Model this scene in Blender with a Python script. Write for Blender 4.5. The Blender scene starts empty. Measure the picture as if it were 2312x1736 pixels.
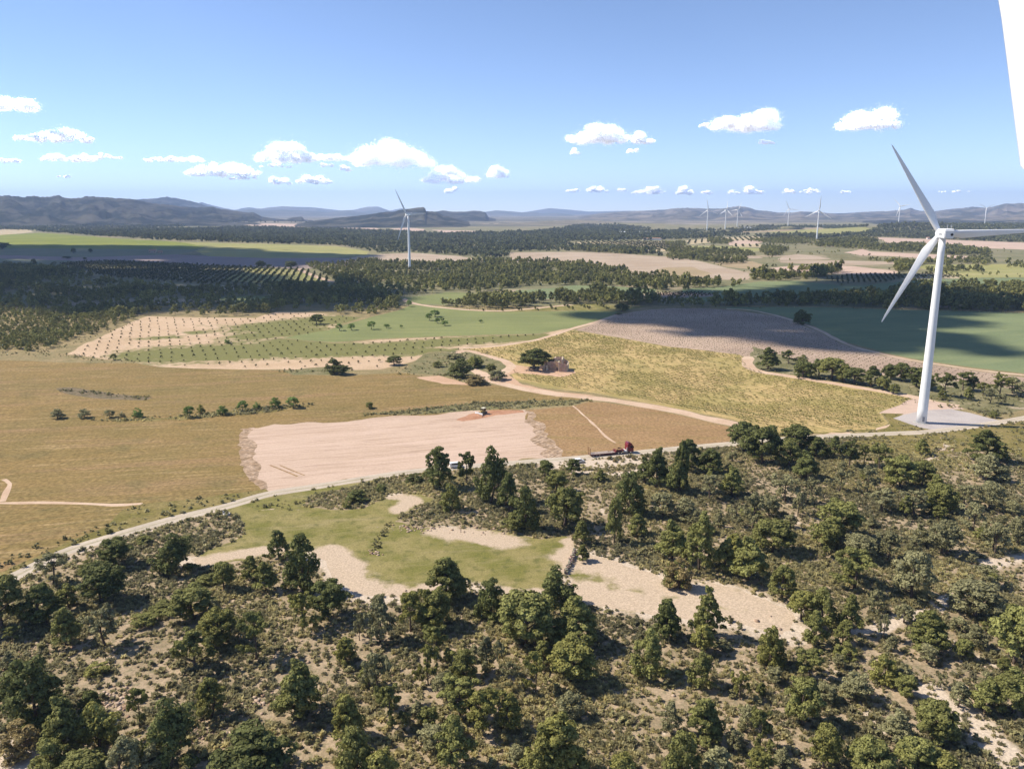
import bpy, math, random
import numpy as np
from mathutils import Vector, Matrix
from mathutils.geometry import delaunay_2d_cdt

random.seed(7)
RNG = np.random.default_rng(11)
R = math.radians
scene = bpy.context.scene
COL = scene.collection

# ------------------------------------------------------------------ camera model
# pixels are those of the 2312 x 1736 photograph; the camera stands 87 m over the valley floor
PW, PH, FPX, PITCH, CAMZ = 2312.0, 1736.0, 1777.0, R(12.45), 87.0
CP, SP = math.cos(PITCH), math.sin(PITCH)

def ray(x, y):
    xc = (x - PW / 2) / FPX
    yc = -(y - PH / 2) / FPX
    return np.array([xc, CP + SP * yc, -SP + CP * yc])

def project(p):
    d = np.asarray(p, float) - np.array([0, 0, CAMZ])
    fw = d[1] * CP - d[2] * SP
    up = d[1] * SP + d[2] * CP
    return PW / 2 + FPX * d[0] / fw, PH / 2 - FPX * up / fw, fw

# ------------------------------------------------------------------ value noise and the lie of the land
def _hash(ix, iy, seed):
    h = (ix.astype(np.int64) * 374761393 + iy.astype(np.int64) * 668265263 + seed * 974634777) & 0xFFFFFFFF
    h = ((h ^ (h >> 13)) * 1274126177) & 0xFFFFFFFF
    return ((h ^ (h >> 16)) & 0xFFFFFF) / float(0xFFFFFF)

def vnoise(x, y, seed=0):
    x = np.asarray(x, float); y = np.asarray(y, float)
    ix = np.floor(x); iy = np.floor(y)
    fx = x - ix; fy = y - iy
    fx = fx * fx * (3 - 2 * fx); fy = fy * fy * (3 - 2 * fy)
    a = _hash(ix, iy, seed); b = _hash(ix + 1, iy, seed)
    c = _hash(ix, iy + 1, seed); d = _hash(ix + 1, iy + 1, seed)
    return (a * (1 - fx) + b * fx) * (1 - fy) + (c * (1 - fx) + d * fx) * fy

def fbm(x, y, seed=0, octs=4):
    t = 0.0; amp = 0.5; tot = 0.0
    for k in range(octs):
        t = t + amp * vnoise(x * 2 ** k, y * 2 ** k, seed + k * 17); tot += amp; amp *= 0.5
    return t / tot

def sstep(a, b, x):
    t = np.clip((x - a) / (b - a), 0, 1)
    return t * t * (3 - 2 * t)

HILLS = [  # centre x, y, spread x, y, height: the wooded rises at the end of the valley
    (1650, 3250, 420, 260, 27), (2450, 3500, 600, 300, 22), (700, 4700, 300, 260, 16),
    (480, 5100, 260, 220, 24), (1050, 4100, 300, 220, 12), (-1500, 5600, 1500, 500, 14), (160, 4900, 260, 300, 16),
]

def hz(x, y):
    x = np.asarray(x, float); y = np.asarray(y, float)
    r = np.hypot(x, y)
    z = 0.7 * (vnoise(x / 55 + 9, y / 55, 3) - 0.5) * sstep(60, 120, r) * (1 - sstep(500, 900, r))
    z = z + 2.6 * (vnoise(x / 300 + 4, y / 300 + 2, 5) - 0.5) * sstep(250, 600, r)
    z = z + 3.0 * np.exp(-((x - 130) / 150) ** 2 - ((y - 520) / 110) ** 2)
    for cx, cy, sx, sy, h in HILLS:
        z = z + h * np.exp(-((x - cx) / sx) ** 2 - ((y - cy) / sy) ** 2)
    return z

_T = 50.0 * 1.012 ** np.arange(560)

def at(x, y):
    """The point of the ground that the photograph's pixel (x, y) shows."""
    y = max(y, 482.0)
    d = ray(x, y); d = d / np.linalg.norm(d)
    P = np.array([0, 0, CAMZ])[None] + _T[:, None] * d[None]
    under = P[:, 2] - hz(P[:, 0], P[:, 1]) < 0
    k = int(np.argmax(under)) if under.any() else len(_T) - 1
    lo, hi = _T[max(k - 1, 0)], _T[k]
    for _ in range(18):
        m = (lo + hi) / 2
        p = np.array([0, 0, CAMZ]) + m * d
        if p[2] < float(hz(p[0], p[1])): hi = m
        else: lo = m
    p = np.array([0, 0, CAMZ]) + hi * d
    return p[0], p[1], float(hz(p[0], p[1]))

def at_xy(pts):
    return np.array([at(x, y)[:2] for x, y in pts])

def dirang(a, b):
    p, q = at(*a), at(*b)
    return math.atan2(q[1] - p[1], q[0] - p[0])

def height_from_top(base, xtop, ytop):
    """height h so that base + h*z projects onto row ytop"""
    lo, hi = 0.1, 60.0
    for _ in range(40):
        m = (lo + hi) / 2
        if project((base[0], base[1], base[2] + m))[1] > ytop: lo = m
        else: hi = m
    return lo

# ------------------------------------------------------------------ sun
SH = R(-11)      # direction in which shadows fall
SUN_EL = R(46)
TOSUN = np.array([-math.cos(SH) * math.cos(SUN_EL), -math.sin(SH) * math.cos(SUN_EL), math.sin(SUN_EL)])

# ------------------------------------------------------------------ scene helpers
def tag(o, label=None, cat=None, group=None, kind=None):
    if label: o['label'] = label
    if cat: o['category'] = cat
    if group: o['group'] = group
    if kind: o['kind'] = kind
    return o

def empty(name, loc, rz=0.0, label=None, cat=None, group=None):
    o = bpy.data.objects.new(name, None)
    o.empty_display_size = 0.5
    o.location = loc; o.rotation_euler = (0, 0, rz)
    COL.objects.link(o)
    return tag(o, label, cat, group)

def raw_mesh(name, V, F, smooth=False, attrs=None):
    """V (n,3), F (m,k) arrays; attrs {name: per-vertex floats}"""
    V = np.asarray(V, np.float32); F = np.asarray(F, np.int32)
    me = bpy.data.meshes.new(name)
    me.vertices.add(len(V)); me.vertices.foreach_set('co', V.ravel())
    k = F.shape[1]
    me.loops.add(F.size); me.loops.foreach_set('vertex_index', F.ravel())
    me.polygons.add(len(F)); me.polygons.foreach_set('loop_start', np.arange(0, F.size, k, dtype=np.int32))
    if smooth: me.polygons.foreach_set('use_smooth', np.ones(len(F), bool))
    me.update(calc_edges=True)
    for an, av in (attrs or {}).items():
        a = me.attributes.new(an, 'FLOAT', 'POINT'); a.data.foreach_set('value', np.asarray(av, np.float32))
    return me

def obj(name, me, mat=None, parent=None, loc=None):
    o = bpy.data.objects.new(name, me); COL.objects.link(o)
    if mat is not None and not me.materials: me.materials.append(mat)
    if parent is not None: o.parent = parent
    if loc is not None: o.location = loc
    return o

class MB:
    """collects boxes, prisms, tubes; build() links them as one mesh"""
    def __init__(s): s.v = []; s.f = []
    def add(s, vs, fs):
        b = len(s.v); s.v += [tuple(map(float, v)) for v in vs]; s.f += [tuple(b + i for i in f) for f in fs]; return s
    def box(s, x0, x1, y0, y1, z0, z1):
        v = [(x, y, z) for z in (z0, z1) for y in (y0, y1) for x in (x0, x1)]
        return s.add(v, [(0, 2, 3, 1), (4, 5, 7, 6), (0, 1, 5, 4), (2, 6, 7, 3), (0, 4, 6, 2), (1, 3, 7, 5)])
    def prism(s, poly, axis, a, b):
        """poly in the two other axes, extruded along axis from a to b"""
        n = len(poly); v = []
        for t in (a, b):
            for p in poly:
                q = list(p); q.insert('xyz'.index(axis), t); v.append(q)
        f = [tuple(range(n))[::-1], tuple(range(n, 2 * n))] + [(i, (i + 1) % n, n + (i + 1) % n, n + i) for i in range(n)]
        return s.add(v, f)
    def tube(s, pts, rad, n=8, cap=True):
        pts = [np.asarray(p, float) for p in pts]; rings = []; v = []; f = []
        for i, p in enumerate(pts):
            d = pts[min(i + 1, len(pts) - 1)] - pts[max(i - 1, 0)]; d = d / (np.linalg.norm(d) + 1e-9)
            u = np.cross(d, (0, 1, 0) if abs(d[1]) < 0.8 else (1, 0, 0)); u /= np.linalg.norm(u); w = np.cross(d, u)
            r = rad[i] if hasattr(rad, '__len__') else rad
            for k in range(n):
                a = 2 * math.pi * k / n; v.append(p + r * (math.cos(a) * u + math.sin(a) * w))
        for i in range(len(pts) - 1):
            for k in range(n):
                f.append((i * n + k, i * n + (k + 1) % n, (i + 1) * n + (k + 1) % n, (i + 1) * n + k))
        if cap: f += [tuple(range(n))[::-1], tuple(range((len(pts) - 1) * n, len(pts) * n))]
        return s.add(v, f)
    def mesh(s, name, smooth=False, bevel=0):
        me = bpy.data.meshes.new(name); me.from_pydata(s.v, [], s.f); me.update()
        import bmesh
        bm = bmesh.new(); bm.from_mesh(me); bmesh.ops.recalc_face_normals(bm, faces=bm.faces)
        if bevel: bmesh.ops.bevel(bm, geom=[e for e in bm.edges if len(e.link_faces) == 2 and e.calc_face_angle(0) > 0.6], offset=bevel, segments=2, affect='EDGES', clamp_overlap=True)
        bm.to_mesh(me); bm.free()
        if smooth:
            for p in me.polygons: p.use_smooth = True
        return me
    def build(s, name, mat, parent=None, smooth=False, bevel=0):
        return obj(name, s.mesh(name, smooth, bevel), mat, parent)

# ------------------------------------------------------------------ materials
class NB:
    def __init__(s, name):
        s.m = bpy.data.materials.new(name); s.m.use_nodes = True; s.nt = s.m.node_tree; s.nt.nodes.clear()
        s.out = s.nt.nodes.new('ShaderNodeOutputMaterial')
    def n(s, t, **kw):
        nd = s.nt.nodes.new('ShaderNode' + t)
        for k, v in kw.items():
            if k.startswith('_'): setattr(nd, k[1:], v)
            else: s.set(nd.inputs[k.replace('__', ' ')], v)
        return nd
    def set(s, sock, v):
        if isinstance(v, bpy.types.NodeSocket): s.nt.links.new(v, sock)
        elif sock.type == 'RGBA' and len(v) == 3: sock.default_value = (*v, 1)
        else: sock.default_value = v
    def math(s, op, a, b=0.0, clamp=False):
        nd = s.nt.nodes.new('ShaderNodeMath'); nd.operation = op; nd.use_clamp = clamp
        s.set(nd.inputs[0], a); s.set(nd.inputs[1], b); return nd.outputs[0]
    def mix(s, fac, a, b, mode='MIX'):
        nd = s.nt.nodes.new('ShaderNodeMix'); nd.data_type = 'RGBA'; nd.blend_type = mode
        s.set(nd.inputs[0], fac); s.set(nd.inputs[6], a); s.set(nd.inputs[7], b); return nd.outputs[2]
    def ramp(s, fac, lo, hi, a=0.0, b=1.0):
        nd = s.nt.nodes.new('ShaderNodeMapRange'); nd.interpolation_type = 'SMOOTHSTEP'
        s.set(nd.inputs[0], fac)
        for i, v in enumerate((lo, hi, a, b)): nd.inputs[i + 1].default_value = v
        return nd.outputs[0]
    def pos(s): return s.n('NewGeometry').outputs['Position']
    def mapped(s, vec, rot, sc):
        nd = s.nt.nodes.new('ShaderNodeMapping'); nd.vector_type = 'POINT'
        a = s.nt.nodes.new('ShaderNodeVectorRotate'); a.rotation_type = 'Z_AXIS'
        s.set(a.inputs['Vector'], vec); a.inputs['Angle'].default_value = -rot
        s.nt.links.new(a.outputs[0], nd.inputs['Vector']); nd.inputs['Scale'].default_value = sc; return nd.outputs[0]
    def noise(s, vec, scale, detail=3.0, rough=0.5):
        nd = s.n('TexNoise', Scale=scale, Detail=detail, Roughness=rough); s.set(nd.inputs['Vector'], vec); return nd.outputs['Fac']
    def finish(s, col, rough=0.9, spec=0.15, bump=None, bs=0.3, transl=None, metal=0.0):
        b = s.n('BsdfPrincipled', Roughness=rough, Metallic=metal); s.set(b.inputs['Base Color'], col)
        b.inputs['Specular IOR Level'].default_value = spec
        if bump is not None:
            bp = s.n('Bump', Strength=bs, Distance=0.6); s.set(bp.inputs['Height'], bump); s.nt.links.new(bp.outputs[0], b.inputs['Normal'])
        sh = b.outputs[0]
        if transl:
            t = s.n('BsdfTranslucent'); s.set(t.inputs['Color'], col)
            mx = s.n('MixShader', Fac=transl); s.nt.links.new(sh, mx.inputs[1]); s.nt.links.new(t.outputs[0], mx.inputs[2]); sh = mx.outputs[0]
        s.nt.links.new(sh, s.out.inputs['Surface']); return s.m

def paint(name, col, rough=0.45, spec=0.4, dirt=0.12, scale=1.5, metal=0.0):
    b = NB(name); o = b.n('TexCoord').outputs['Object']
    f = b.ramp(b.noise(o, scale, 4), 0.35, 0.75)
    return b.finish(b.mix(f, col, tuple(c * (1 - dirt) for c in col)), rough, spec, metal=metal)

def soil(name, c1, c2, patch=40.0, grain=1.0, gvar=0.3, streaks=(), rows=None, sand=None, bump=0.35, spots=None):
    """field material: two tones in patches, streaks along a world direction, grain, furrow rows, bare sand by mask"""
    b = NB(name); p = b.pos()
    col = b.mix(b.ramp(b.noise(p, 1 / patch, 5, 0.6), 0.36, 0.64), c1, c2)
    for ang, ln, wd, lo, hi, sc, st in streaks:
        f = b.ramp(b.noise(b.mapped(p, ang, (1 / ln, 1 / wd, 1)), 1.0, 4, 0.6), lo, hi, 0, st)
        col = b.mix(f, col, sc)
    if spots:
        sc_, lo, hi, c, st = spots
        col = b.mix(b.ramp(b.noise(p, 1 / sc_, 3, 0.5), lo, hi, 0, st), col, c)
    if rows:
        ang, sp, c, wdt, st = rows
        sx = b.n('SeparateXYZ'); b.set(sx.inputs[0], b.mapped(p, ang, (1, 1, 1)))
        yy = b.math('ADD', b.math('MULTIPLY', sx.outputs[1], 1 / sp), b.math('MULTIPLY', b.noise(p, 0.06, 2), 0.5))
        fr = b.math('PINGPONG', yy, 0.5)
        br = b.ramp(b.noise(p, 0.25, 3), 0.35, 0.6)
        col = b.mix(b.math('MULTIPLY', b.ramp(fr, wdt, wdt * 0.5, 0, st), br), col, c)
    if sand:
        a = b.n('Attribute', _attribute_name='sand').outputs['Fac']
        t = b.math('ADD', a, b.math('MULTIPLY', b.math('SUBTRACT', b.noise(p, 0.16, 6, 0.65), 0.5), 1.1))
        col = b.mix(b.ramp(t, 0.34, 0.66), col, sand)
    g = b.noise(p, 1 / grain, 6, 0.7)
    col = b.mix(1.0, col, b.n('CombineColor', Red=b.ramp(g, 0.25, 0.75, 1 - gvar, 1 + gvar), Green=b.ramp(g, 0.25, 0.75, 1 - gvar, 1 + gvar), Blue=b.ramp(g, 0.25, 0.75, 1 - gvar, 1 + gvar)).outputs[0], 'MULTIPLY')
    return b.finish(col, 0.95, 0.05, g, bump)

def foliage(name, col=None, var=0.35, transl=0.22, scale=0.45):
    """leaf material; without col it takes the object's own colour, with the 'tint' attribute of merged trees"""
    b = NB(name); p = b.pos()
    if col is None: c = b.n('ObjectInfo').outputs['Color']
    else:
        t = b.n('Attribute', _attribute_name='tint').outputs['Fac']
        c = b.mix(t, tuple(x * 0.62 for x in col), tuple(x * y for x, y in zip(col, (1.5, 1.4, 1.15))))
    g = b.ramp(b.noise(p, scale * 4, 3), 0.3, 0.7, 1 - var, 1 + var)
    g2 = b.ramp(b.noise(p, scale, 2), 0.35, 0.65, 1 - var * 0.4, 1 + var * 0.4)
    gg = b.math('MULTIPLY', g, g2)
    c = b.mix(1.0, c, b.n('CombineColor', Red=gg, Green=gg, Blue=gg).outputs[0], 'MULTIPLY')
    return b.finish(c, 0.75, 0.12, transl=transl)

# ------------------------------------------------------------------ the map of the valley: outlines measured in the photograph, laid on the ground
def Z(x0, y0, pts, s=2.765):
    return [(x0 + x / s, y0 + y / s) for x, y in pts]

ROAD = [(-330, 1450), (-120, 1362), (14, 1310), (145, 1247), (253, 1212), (362, 1180), (506, 1144), (608, 1115), (720, 1097), (858, 1075), (960, 1062), (1148, 1046), (1292, 1035), (1437, 1022), (1527, 1013), (1620, 1005), (1758, 992), (1874, 985), (1982, 980), (2105, 974), (2217, 959), (2312, 944), (2420, 925), (2600, 893)]
TRACK = [(1062, 832), (1085, 843), (1108, 857), (1166, 874), (1256, 889), (1365, 902), (1473, 918), (1560, 936), (1657, 958), (1720, 976), (1745, 990)]
TRACK2 = [(1020, 800), (1046, 792), (1075, 796), (1110, 806), (1140, 816), (1152, 826), (1140, 838), (1128, 850), (1120, 861)]
PATH1 = [(1046, 786), (1100, 783), (1148, 778), (1220, 765), (1292, 742), (1345, 727), (1400, 708)]
PATH2 = [(1689, 805), (1692, 829), (1729, 841), (1837, 858), (1982, 882), (2065, 897), (2110, 908), (2163, 917)]
PATH3 = [(1640, 697), (1700, 701), (1772, 718), (1837, 740), (1910, 776), (2000, 801), (2076, 816), (2199, 834), (2312, 847), (2500, 866)]
PATH4 = [(909, 674), (930, 684), (975, 692), (1050, 699), (1130, 702), (1190, 698), (1290, 688)]
PATH5 = [(672, 606), (690, 615), (720, 627), (752, 637)]
PATH6 = [(-60, 1137), (0, 1136), (80, 1134), (170, 1136), (260, 1140), (322, 1136)]
PATH7 = [(6, 1132), (14, 1110), (22, 1092), (8, 1082)]

def smooth_line(w, step):
    """Catmull-Rom through world points, resampled"""
    w = np.asarray(w, float); out = []
    for i in range(len(w) - 1):
        p0, p1, p2, p3 = w[max(i - 1, 0)], w[i], w[i + 1], w[min(i + 2, len(w) - 1)]
        n = max(2, int(np.linalg.norm(p2 - p1) / step))
        for k in range(n):
            t = k / n
            out.append(0.5 * (2 * p1 + (p2 - p0) * t + (2 * p0 - 5 * p1 + 4 * p2 - p3) * t * t + (3 * p1 - p0 - 3 * p2 + p3) * t ** 3))
    out.append(w[-1]); return np.array(out)

def ribbon(pix, width, jit=0.12, seed=0, step=2.5):
    w = smooth_line(at_xy(pix), step)
    d = np.gradient(w, axis=0); d /= np.linalg.norm(d, axis=1)[:, None] + 1e-9
    nrm = np.stack([-d[:, 1], d[:, 0]], 1)
    s = np.arange(len(w))
    a = width / 2 * (1 + jit * 2 * (vnoise(s * 0.35, s * 0 + 3.3, seed) - 0.5)); c = width / 2 * (1 + jit * 2 * (vnoise(s * 0.35, s * 0 + 8.1, seed + 5) - 0.5))
    return np.vstack([w + nrm * a[:, None], (w - nrm * c[:, None])[::-1]])

def outline(pix, jit=0.25, seed=0):
    """polygon in world metres with its edges divided finely and wobbled"""
    w = at_xy(pix); out = []
    for i in range(len(w)):
        p, q = w[i], w[(i + 1) % len(w)]
        r = 0.5 * (np.linalg.norm(p) + np.linalg.norm(q)); st = max(1.6, 0.009 * r)
        n = max(1, min(60, int(np.linalg.norm(q - p) / st)))
        d = (q - p) / (np.linalg.norm(q - p) + 1e-9); nr = np.array([-d[1], d[0]])
        for k in range(n):
            a = p + (q - p) * k / n
            am = jit * st * 2 * (float(vnoise(a[0] / st / 2.2, a[1] / st / 2.2, seed)) - 0.5) * (1 if 0 < k else 0.3)
            out.append(a + nr * am)
    return np.array(out)

# materials ------------------------------------------------------------------
A_OCHRE = dirang((200, 900), (700, 880)); A_OCHRE2 = dirang((100, 1060), (520, 1000))
A_PLOUGH = dirang((600, 1050), (1150, 1000)); A_BROWN = dirang((1280, 960), (1560, 965)); A_VINE = dirang((1166, 838), (1540, 918))
M = {}
M['scrub'] = soil('scrub_soil', (0.395, 0.305, 0.208), (0.275, 0.215, 0.135), patch=7, grain=0.5, gvar=0.3, sand=(0.53, 0.44, 0.345), bump=0.4, spots=(1.6, 0.52, 0.66, (0.19, 0.17, 0.10), 0.8))
M['mead'] = soil('meadow_turf', (0.155, 0.150, 0.042), (0.250, 0.212, 0.088), patch=11, grain=0.45, gvar=0.3, sand=(0.460, 0.363, 0.267), spots=(2.6, 0.5, 0.7, (0.097, 0.103, 0.035), 0.6), bump=0.08, streaks=[(0.25, 9, 1.1, 0.5, 0.68, (0.26, 0.225, 0.10), 0.5), (0.1, 22, 5, 0.52, 0.7, (0.30, 0.245, 0.135), 0.5)])
M['verge'] = soil('verge_turf', (0.158, 0.138, 0.044), (0.225, 0.18, 0.075), patch=10, grain=0.9, gvar=0.35, sand=(0.460, 0.386, 0.294))
M['ochre'] = soil('ripe_barley', (0.236, 0.163, 0.066), (0.198, 0.148, 0.058), patch=60, grain=1.3, gvar=0.42, sand=(0.460, 0.331, 0.184), streaks=[(A_OCHRE, 26, 1.7, 0.52, 0.66, (0.350, 0.253, 0.129), 0.7), (A_OCHRE2, 30, 1.6, 0.5, 0.7, (0.152, 0.124, 0.051), 0.7), (A_OCHRE, 110, 9, 0.5, 0.7, (0.276, 0.179, 0.097), 0.6)], spots=(14, 0.55, 0.72, (0.156, 0.129, 0.055), 0.55))
M['plough'] = soil('ploughed_soil', (0.515, 0.386, 0.299), (0.478, 0.354, 0.267), patch=35, grain=0.8, gvar=0.1, streaks=[(A_PLOUGH, 34, 0.9, 0.54, 0.66, (0.276, 0.189, 0.129), 0.75), (A_PLOUGH, 14, 0.6, 0.58, 0.68, (0.221, 0.147, 0.101), 0.6), (A_PLOUGH, 90, 3.5, 0.45, 0.7, (0.552, 0.414, 0.331), 0.6)], bump=0.3)
M['fringe'] = soil('ploughed_turns', (0.460, 0.340, 0.248), (0.331, 0.230, 0.147), patch=4, grain=1.6, gvar=0.4, streaks=[(A_PLOUGH + 0.5, 5, 0.8, 0.5, 0.62, (0.156, 0.110, 0.064), 0.85)], bump=0.9)
M['redsoil'] = soil('fresh_turned_earth', (0.423, 0.239, 0.152), (0.350, 0.184, 0.110), patch=6, grain=0.8, gvar=0.2)
M['brown'] = soil('dry_stubble', (0.305, 0.195, 0.100), (0.265, 0.168, 0.085), patch=30, grain=1.2, gvar=0.38, streaks=[(A_BROWN, 14, 1.2, 0.52, 0.72, (0.340, 0.248, 0.129), 0.6), (A_BROWN, 40, 6, 0.45, 0.7, (0.230, 0.170, 0.069), 0.6)])
M['road'] = soil('gravel_road', (0.488, 0.419, 0.336), (0.423, 0.363, 0.290), patch=12, grain=0.5, gvar=0.12, bump=0.2)
M['rut'] = soil('road_crown', (0.40, 0.345, 0.255), (0.33, 0.29, 0.20), patch=6, grain=0.5, gvar=0.2)
M['track'] = soil('dirt_track', (0.552, 0.414, 0.304), (0.478, 0.340, 0.239), patch=12, grain=0.7, gvar=0.12)
M['pink'] = soil('pink_earth', (0.515, 0.345, 0.239), (0.460, 0.304, 0.202), patch=14, grain=0.8, gvar=0.14, spots=(3, 0.6, 0.7, (0.276, 0.221, 0.110), 0.6))
M['pad'] = soil('pad_gravel', (0.432, 0.391, 0.368), (0.377, 0.336, 0.317), patch=14, grain=0.6, gvar=0.1, streaks=[(SH, 30, 3, 0.5, 0.7, (0.488, 0.432, 0.386), 0.5)])
M['vine'] = soil('vineyard_soil', (0.48, 0.345, 0.165), (0.36, 0.285, 0.115), patch=28, grain=0.9, gvar=0.25, streaks=[(A_VINE, 50, 6, 0.5, 0.66, (0.258, 0.221, 0.092), 0.7)], rows=(A_VINE, 3.3, (0.230, 0.198, 0.074), 0.3, 0.7))
M['young'] = soil('young_vineyard_soil', (0.432, 0.322, 0.244), (0.340, 0.248, 0.189), patch=70, grain=0.9, gvar=0.25, rows=(A_VINE + 0.08, 3.0, (0.248, 0.202, 0.138), 0.3, 0.7))
M['crop'] = soil('green_barley', (0.198, 0.216, 0.087), (0.170, 0.189, 0.078), patch=70, grain=1.5, gvar=0.1, streaks=[(0.0, 120, 8, 0.48, 0.7, (0.248, 0.248, 0.106), 0.6)], bump=0.1)
M['crop_dark'] = soil('tall_green_barley', (0.184, 0.216, 0.110), (0.156, 0.189, 0.097), patch=60, grain=1.5, gvar=0.12, streaks=[(0.3, 120, 10, 0.48, 0.7, (0.221, 0.244, 0.120), 0.6)], bump=0.1)
M['orch'] = soil('orchard_soil', (0.51, 0.375, 0.255), (0.455, 0.33, 0.215), patch=26, grain=1.0, gvar=0.18, sand=(0.175, 0.170, 0.064))
M['mound'] = soil('mound_turf', (0.221, 0.189, 0.101), (0.152, 0.147, 0.069), patch=8, grain=0.9, gvar=0.35)
M['hump'] = soil('stony_heap', (0.20, 0.155, 0.10), (0.13, 0.11, 0.065), patch=4, grain=0.9, gvar=0.4)
M['dry'] = soil('dry_grass', (0.29, 0.225, 0.12), (0.215, 0.18, 0.09), patch=14, grain=1.0, gvar=0.3)
M['belt'] = soil('woodland_floor', (0.216, 0.193, 0.106), (0.138, 0.133, 0.064), patch=12, grain=1.2, gvar=0.35, spots=(9, 0.6, 0.7, (0.386, 0.313, 0.221), 0.8))
M['far'] = soil('far_grassland', (0.225, 0.202, 0.115), (0.175, 0.170, 0.092), patch=120, grain=6, gvar=0.2, streaks=[(0.1, 420, 60, 0.55, 0.66, (0.386, 0.304, 0.216), 0.8)])
M['plain'] = soil('far_plain', (0.185, 0.165, 0.125), (0.105, 0.105, 0.078), patch=700, grain=60, gvar=0.2, streaks=[(0.05, 2500, 260, 0.52, 0.6, (0.423, 0.350, 0.267), 0.8), (-0.1, 1800, 180, 0.55, 0.63, (0.083, 0.092, 0.051), 0.85)])
M['tan'] = soil('fallow_field', (0.423, 0.340, 0.258), (0.368, 0.285, 0.207), patch=90, grain=2.5, gvar=0.1, streaks=[(0.15, 200, 22, 0.48, 0.68, (0.304, 0.235, 0.166), 0.6)])
M['tan2'] = soil('stubble_hill', (0.308, 0.244, 0.143), (0.350, 0.267, 0.166), patch=60, grain=2.5, gvar=0.14, streaks=[(0.15, 160, 18, 0.48, 0.68, (0.386, 0.304, 0.202), 0.6)])
M['salmon'] = soil('bare_pink_field', (0.515, 0.386, 0.304), (0.460, 0.340, 0.267), patch=60, grain=3, gvar=0.08)
M['lime'] = soil('bright_green_barley', (0.216, 0.230, 0.051), (0.175, 0.202, 0.046), patch=160, grain=6, gvar=0.08, bump=0.05)
M['olive_f'] = soil('olive_green_field', (0.304, 0.285, 0.110), (0.258, 0.258, 0.101), patch=120, grain=5, gvar=0.1, streaks=[(0.0, 500, 40, 0.5, 0.7, (0.368, 0.322, 0.156), 0.6)], bump=0.05)
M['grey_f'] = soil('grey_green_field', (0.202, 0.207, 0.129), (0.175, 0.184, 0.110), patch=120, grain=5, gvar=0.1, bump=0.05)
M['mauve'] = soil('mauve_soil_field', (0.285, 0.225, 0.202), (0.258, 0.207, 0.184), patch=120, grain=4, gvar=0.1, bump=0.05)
M['rows'] = soil('pale_grove_soil', (0.460, 0.377, 0.248), (0.405, 0.331, 0.202), patch=40, grain=3, gvar=0.12)

REG = []   # name, world outline, material; a later entry lies over an earlier one
def reg(name, mat, pix=None, world=None, jit=0.25):
    w = outline(pix, jit, len(REG)) if world is None else world
    REG.append((name, mat, w, w.min(0), w.max(0)))

reg('plain', 'plain', world=np.array([(-26000, -26000), (26000, -26000), (26000, 26000), (-26000, 26000)], float))
reg('grassland', 'far', [(-900, 506), (300, 506), (1200, 512), (1900, 503), (3000, 503), (3400, 900), (-1300, 900)])
reg('grassland', 'dry', [(-400, 690), (300, 690), (800, 690), (1700, 690), (2700, 700), (2700, 960), (1500, 1080), (600, 1180), (-500, 1560)])
# end of the valley
reg('fallow_field', 'rows', [(-260, 520), (0, 517), (70, 519), (75, 525), (0, 532), (-260, 546)])
reg('plowed_field', 'tan', [(-60, 504), (30, 503), (72, 505), (40, 508), (-60, 508)])
reg('plowed_field', 'tan', [(142, 505), (200, 507), (248, 507), (290, 518), (262, 523), (200, 522), (175, 516)])
reg('plowed_field', 'tan', [(275, 503), (330, 504), (385, 507), (330, 509), (300, 513)])
reg('plowed_field', 'salmon', [(500, 507), (560, 504), (690, 506), (690, 513), (630, 513), (560, 509)])
reg('plowed_field', 'salmon', [(728, 515), (760, 512), (850, 514), (855, 519), (800, 518), (740, 518)])
reg('plowed_field', 'salmon', [(880, 517), (920, 514), (960, 518), (955, 524), (925, 522)])
reg('plowed_field', 'salmon', [(976, 519), (1055, 521), (1115, 525), (1110, 528), (1000, 525)])
reg('plowed_field', 'salmon', [(972, 543), (1000, 543), (1000, 549), (975, 548)])
reg('plowed_field', 'salmon', [(1018, 543), (1050, 543), (1078, 545), (1060, 551), (1030, 550)])
reg('barley_field', 'lime', [(-280, 546), (0, 531), (90, 526), (253, 538), (398, 546), (470, 556), (440, 563), (200, 562), (0, 560), (-280, 561)])
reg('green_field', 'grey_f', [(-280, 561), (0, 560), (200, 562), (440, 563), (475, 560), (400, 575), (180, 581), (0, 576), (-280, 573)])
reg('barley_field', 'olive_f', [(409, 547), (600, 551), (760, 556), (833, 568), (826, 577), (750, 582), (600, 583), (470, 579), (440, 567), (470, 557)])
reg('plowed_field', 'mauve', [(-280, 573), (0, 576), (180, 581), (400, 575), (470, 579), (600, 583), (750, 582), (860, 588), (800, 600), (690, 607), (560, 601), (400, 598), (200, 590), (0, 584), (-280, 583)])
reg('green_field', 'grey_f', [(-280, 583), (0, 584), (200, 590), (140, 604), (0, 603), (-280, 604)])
reg('olive_grove_floor', 'belt', [(130, 592), (250, 588), (560, 602), (690, 608), (760, 630), (720, 642), (600, 648), (450, 642), (250, 626)])
reg('olive_grove_floor', 'olive_f', [(560, 606), (660, 609), (690, 618), (750, 634), (740, 645), (640, 645), (500, 632), (540, 618)])
reg('plowed_field', 'tan', [(755, 590), (815, 578), (860, 574), (930, 571), (1040, 579), (1093, 588), (1151, 584), (1151, 570), (1292, 569), (1390, 572), (1460, 577), (1520, 582), (1560, 586), (1630, 602), (1693, 617), (1693, 632), (1631, 632), (1600, 625), (1500, 625), (1400, 614), (1300, 602), (1220, 592), (1100, 594), (1000, 592), (815, 592)])
reg('stubble_field', 'tan2', [(1478, 610), (1500, 604), (1560, 603), (1608, 618), (1590, 626), (1520, 626), (1488, 618)])
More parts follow.
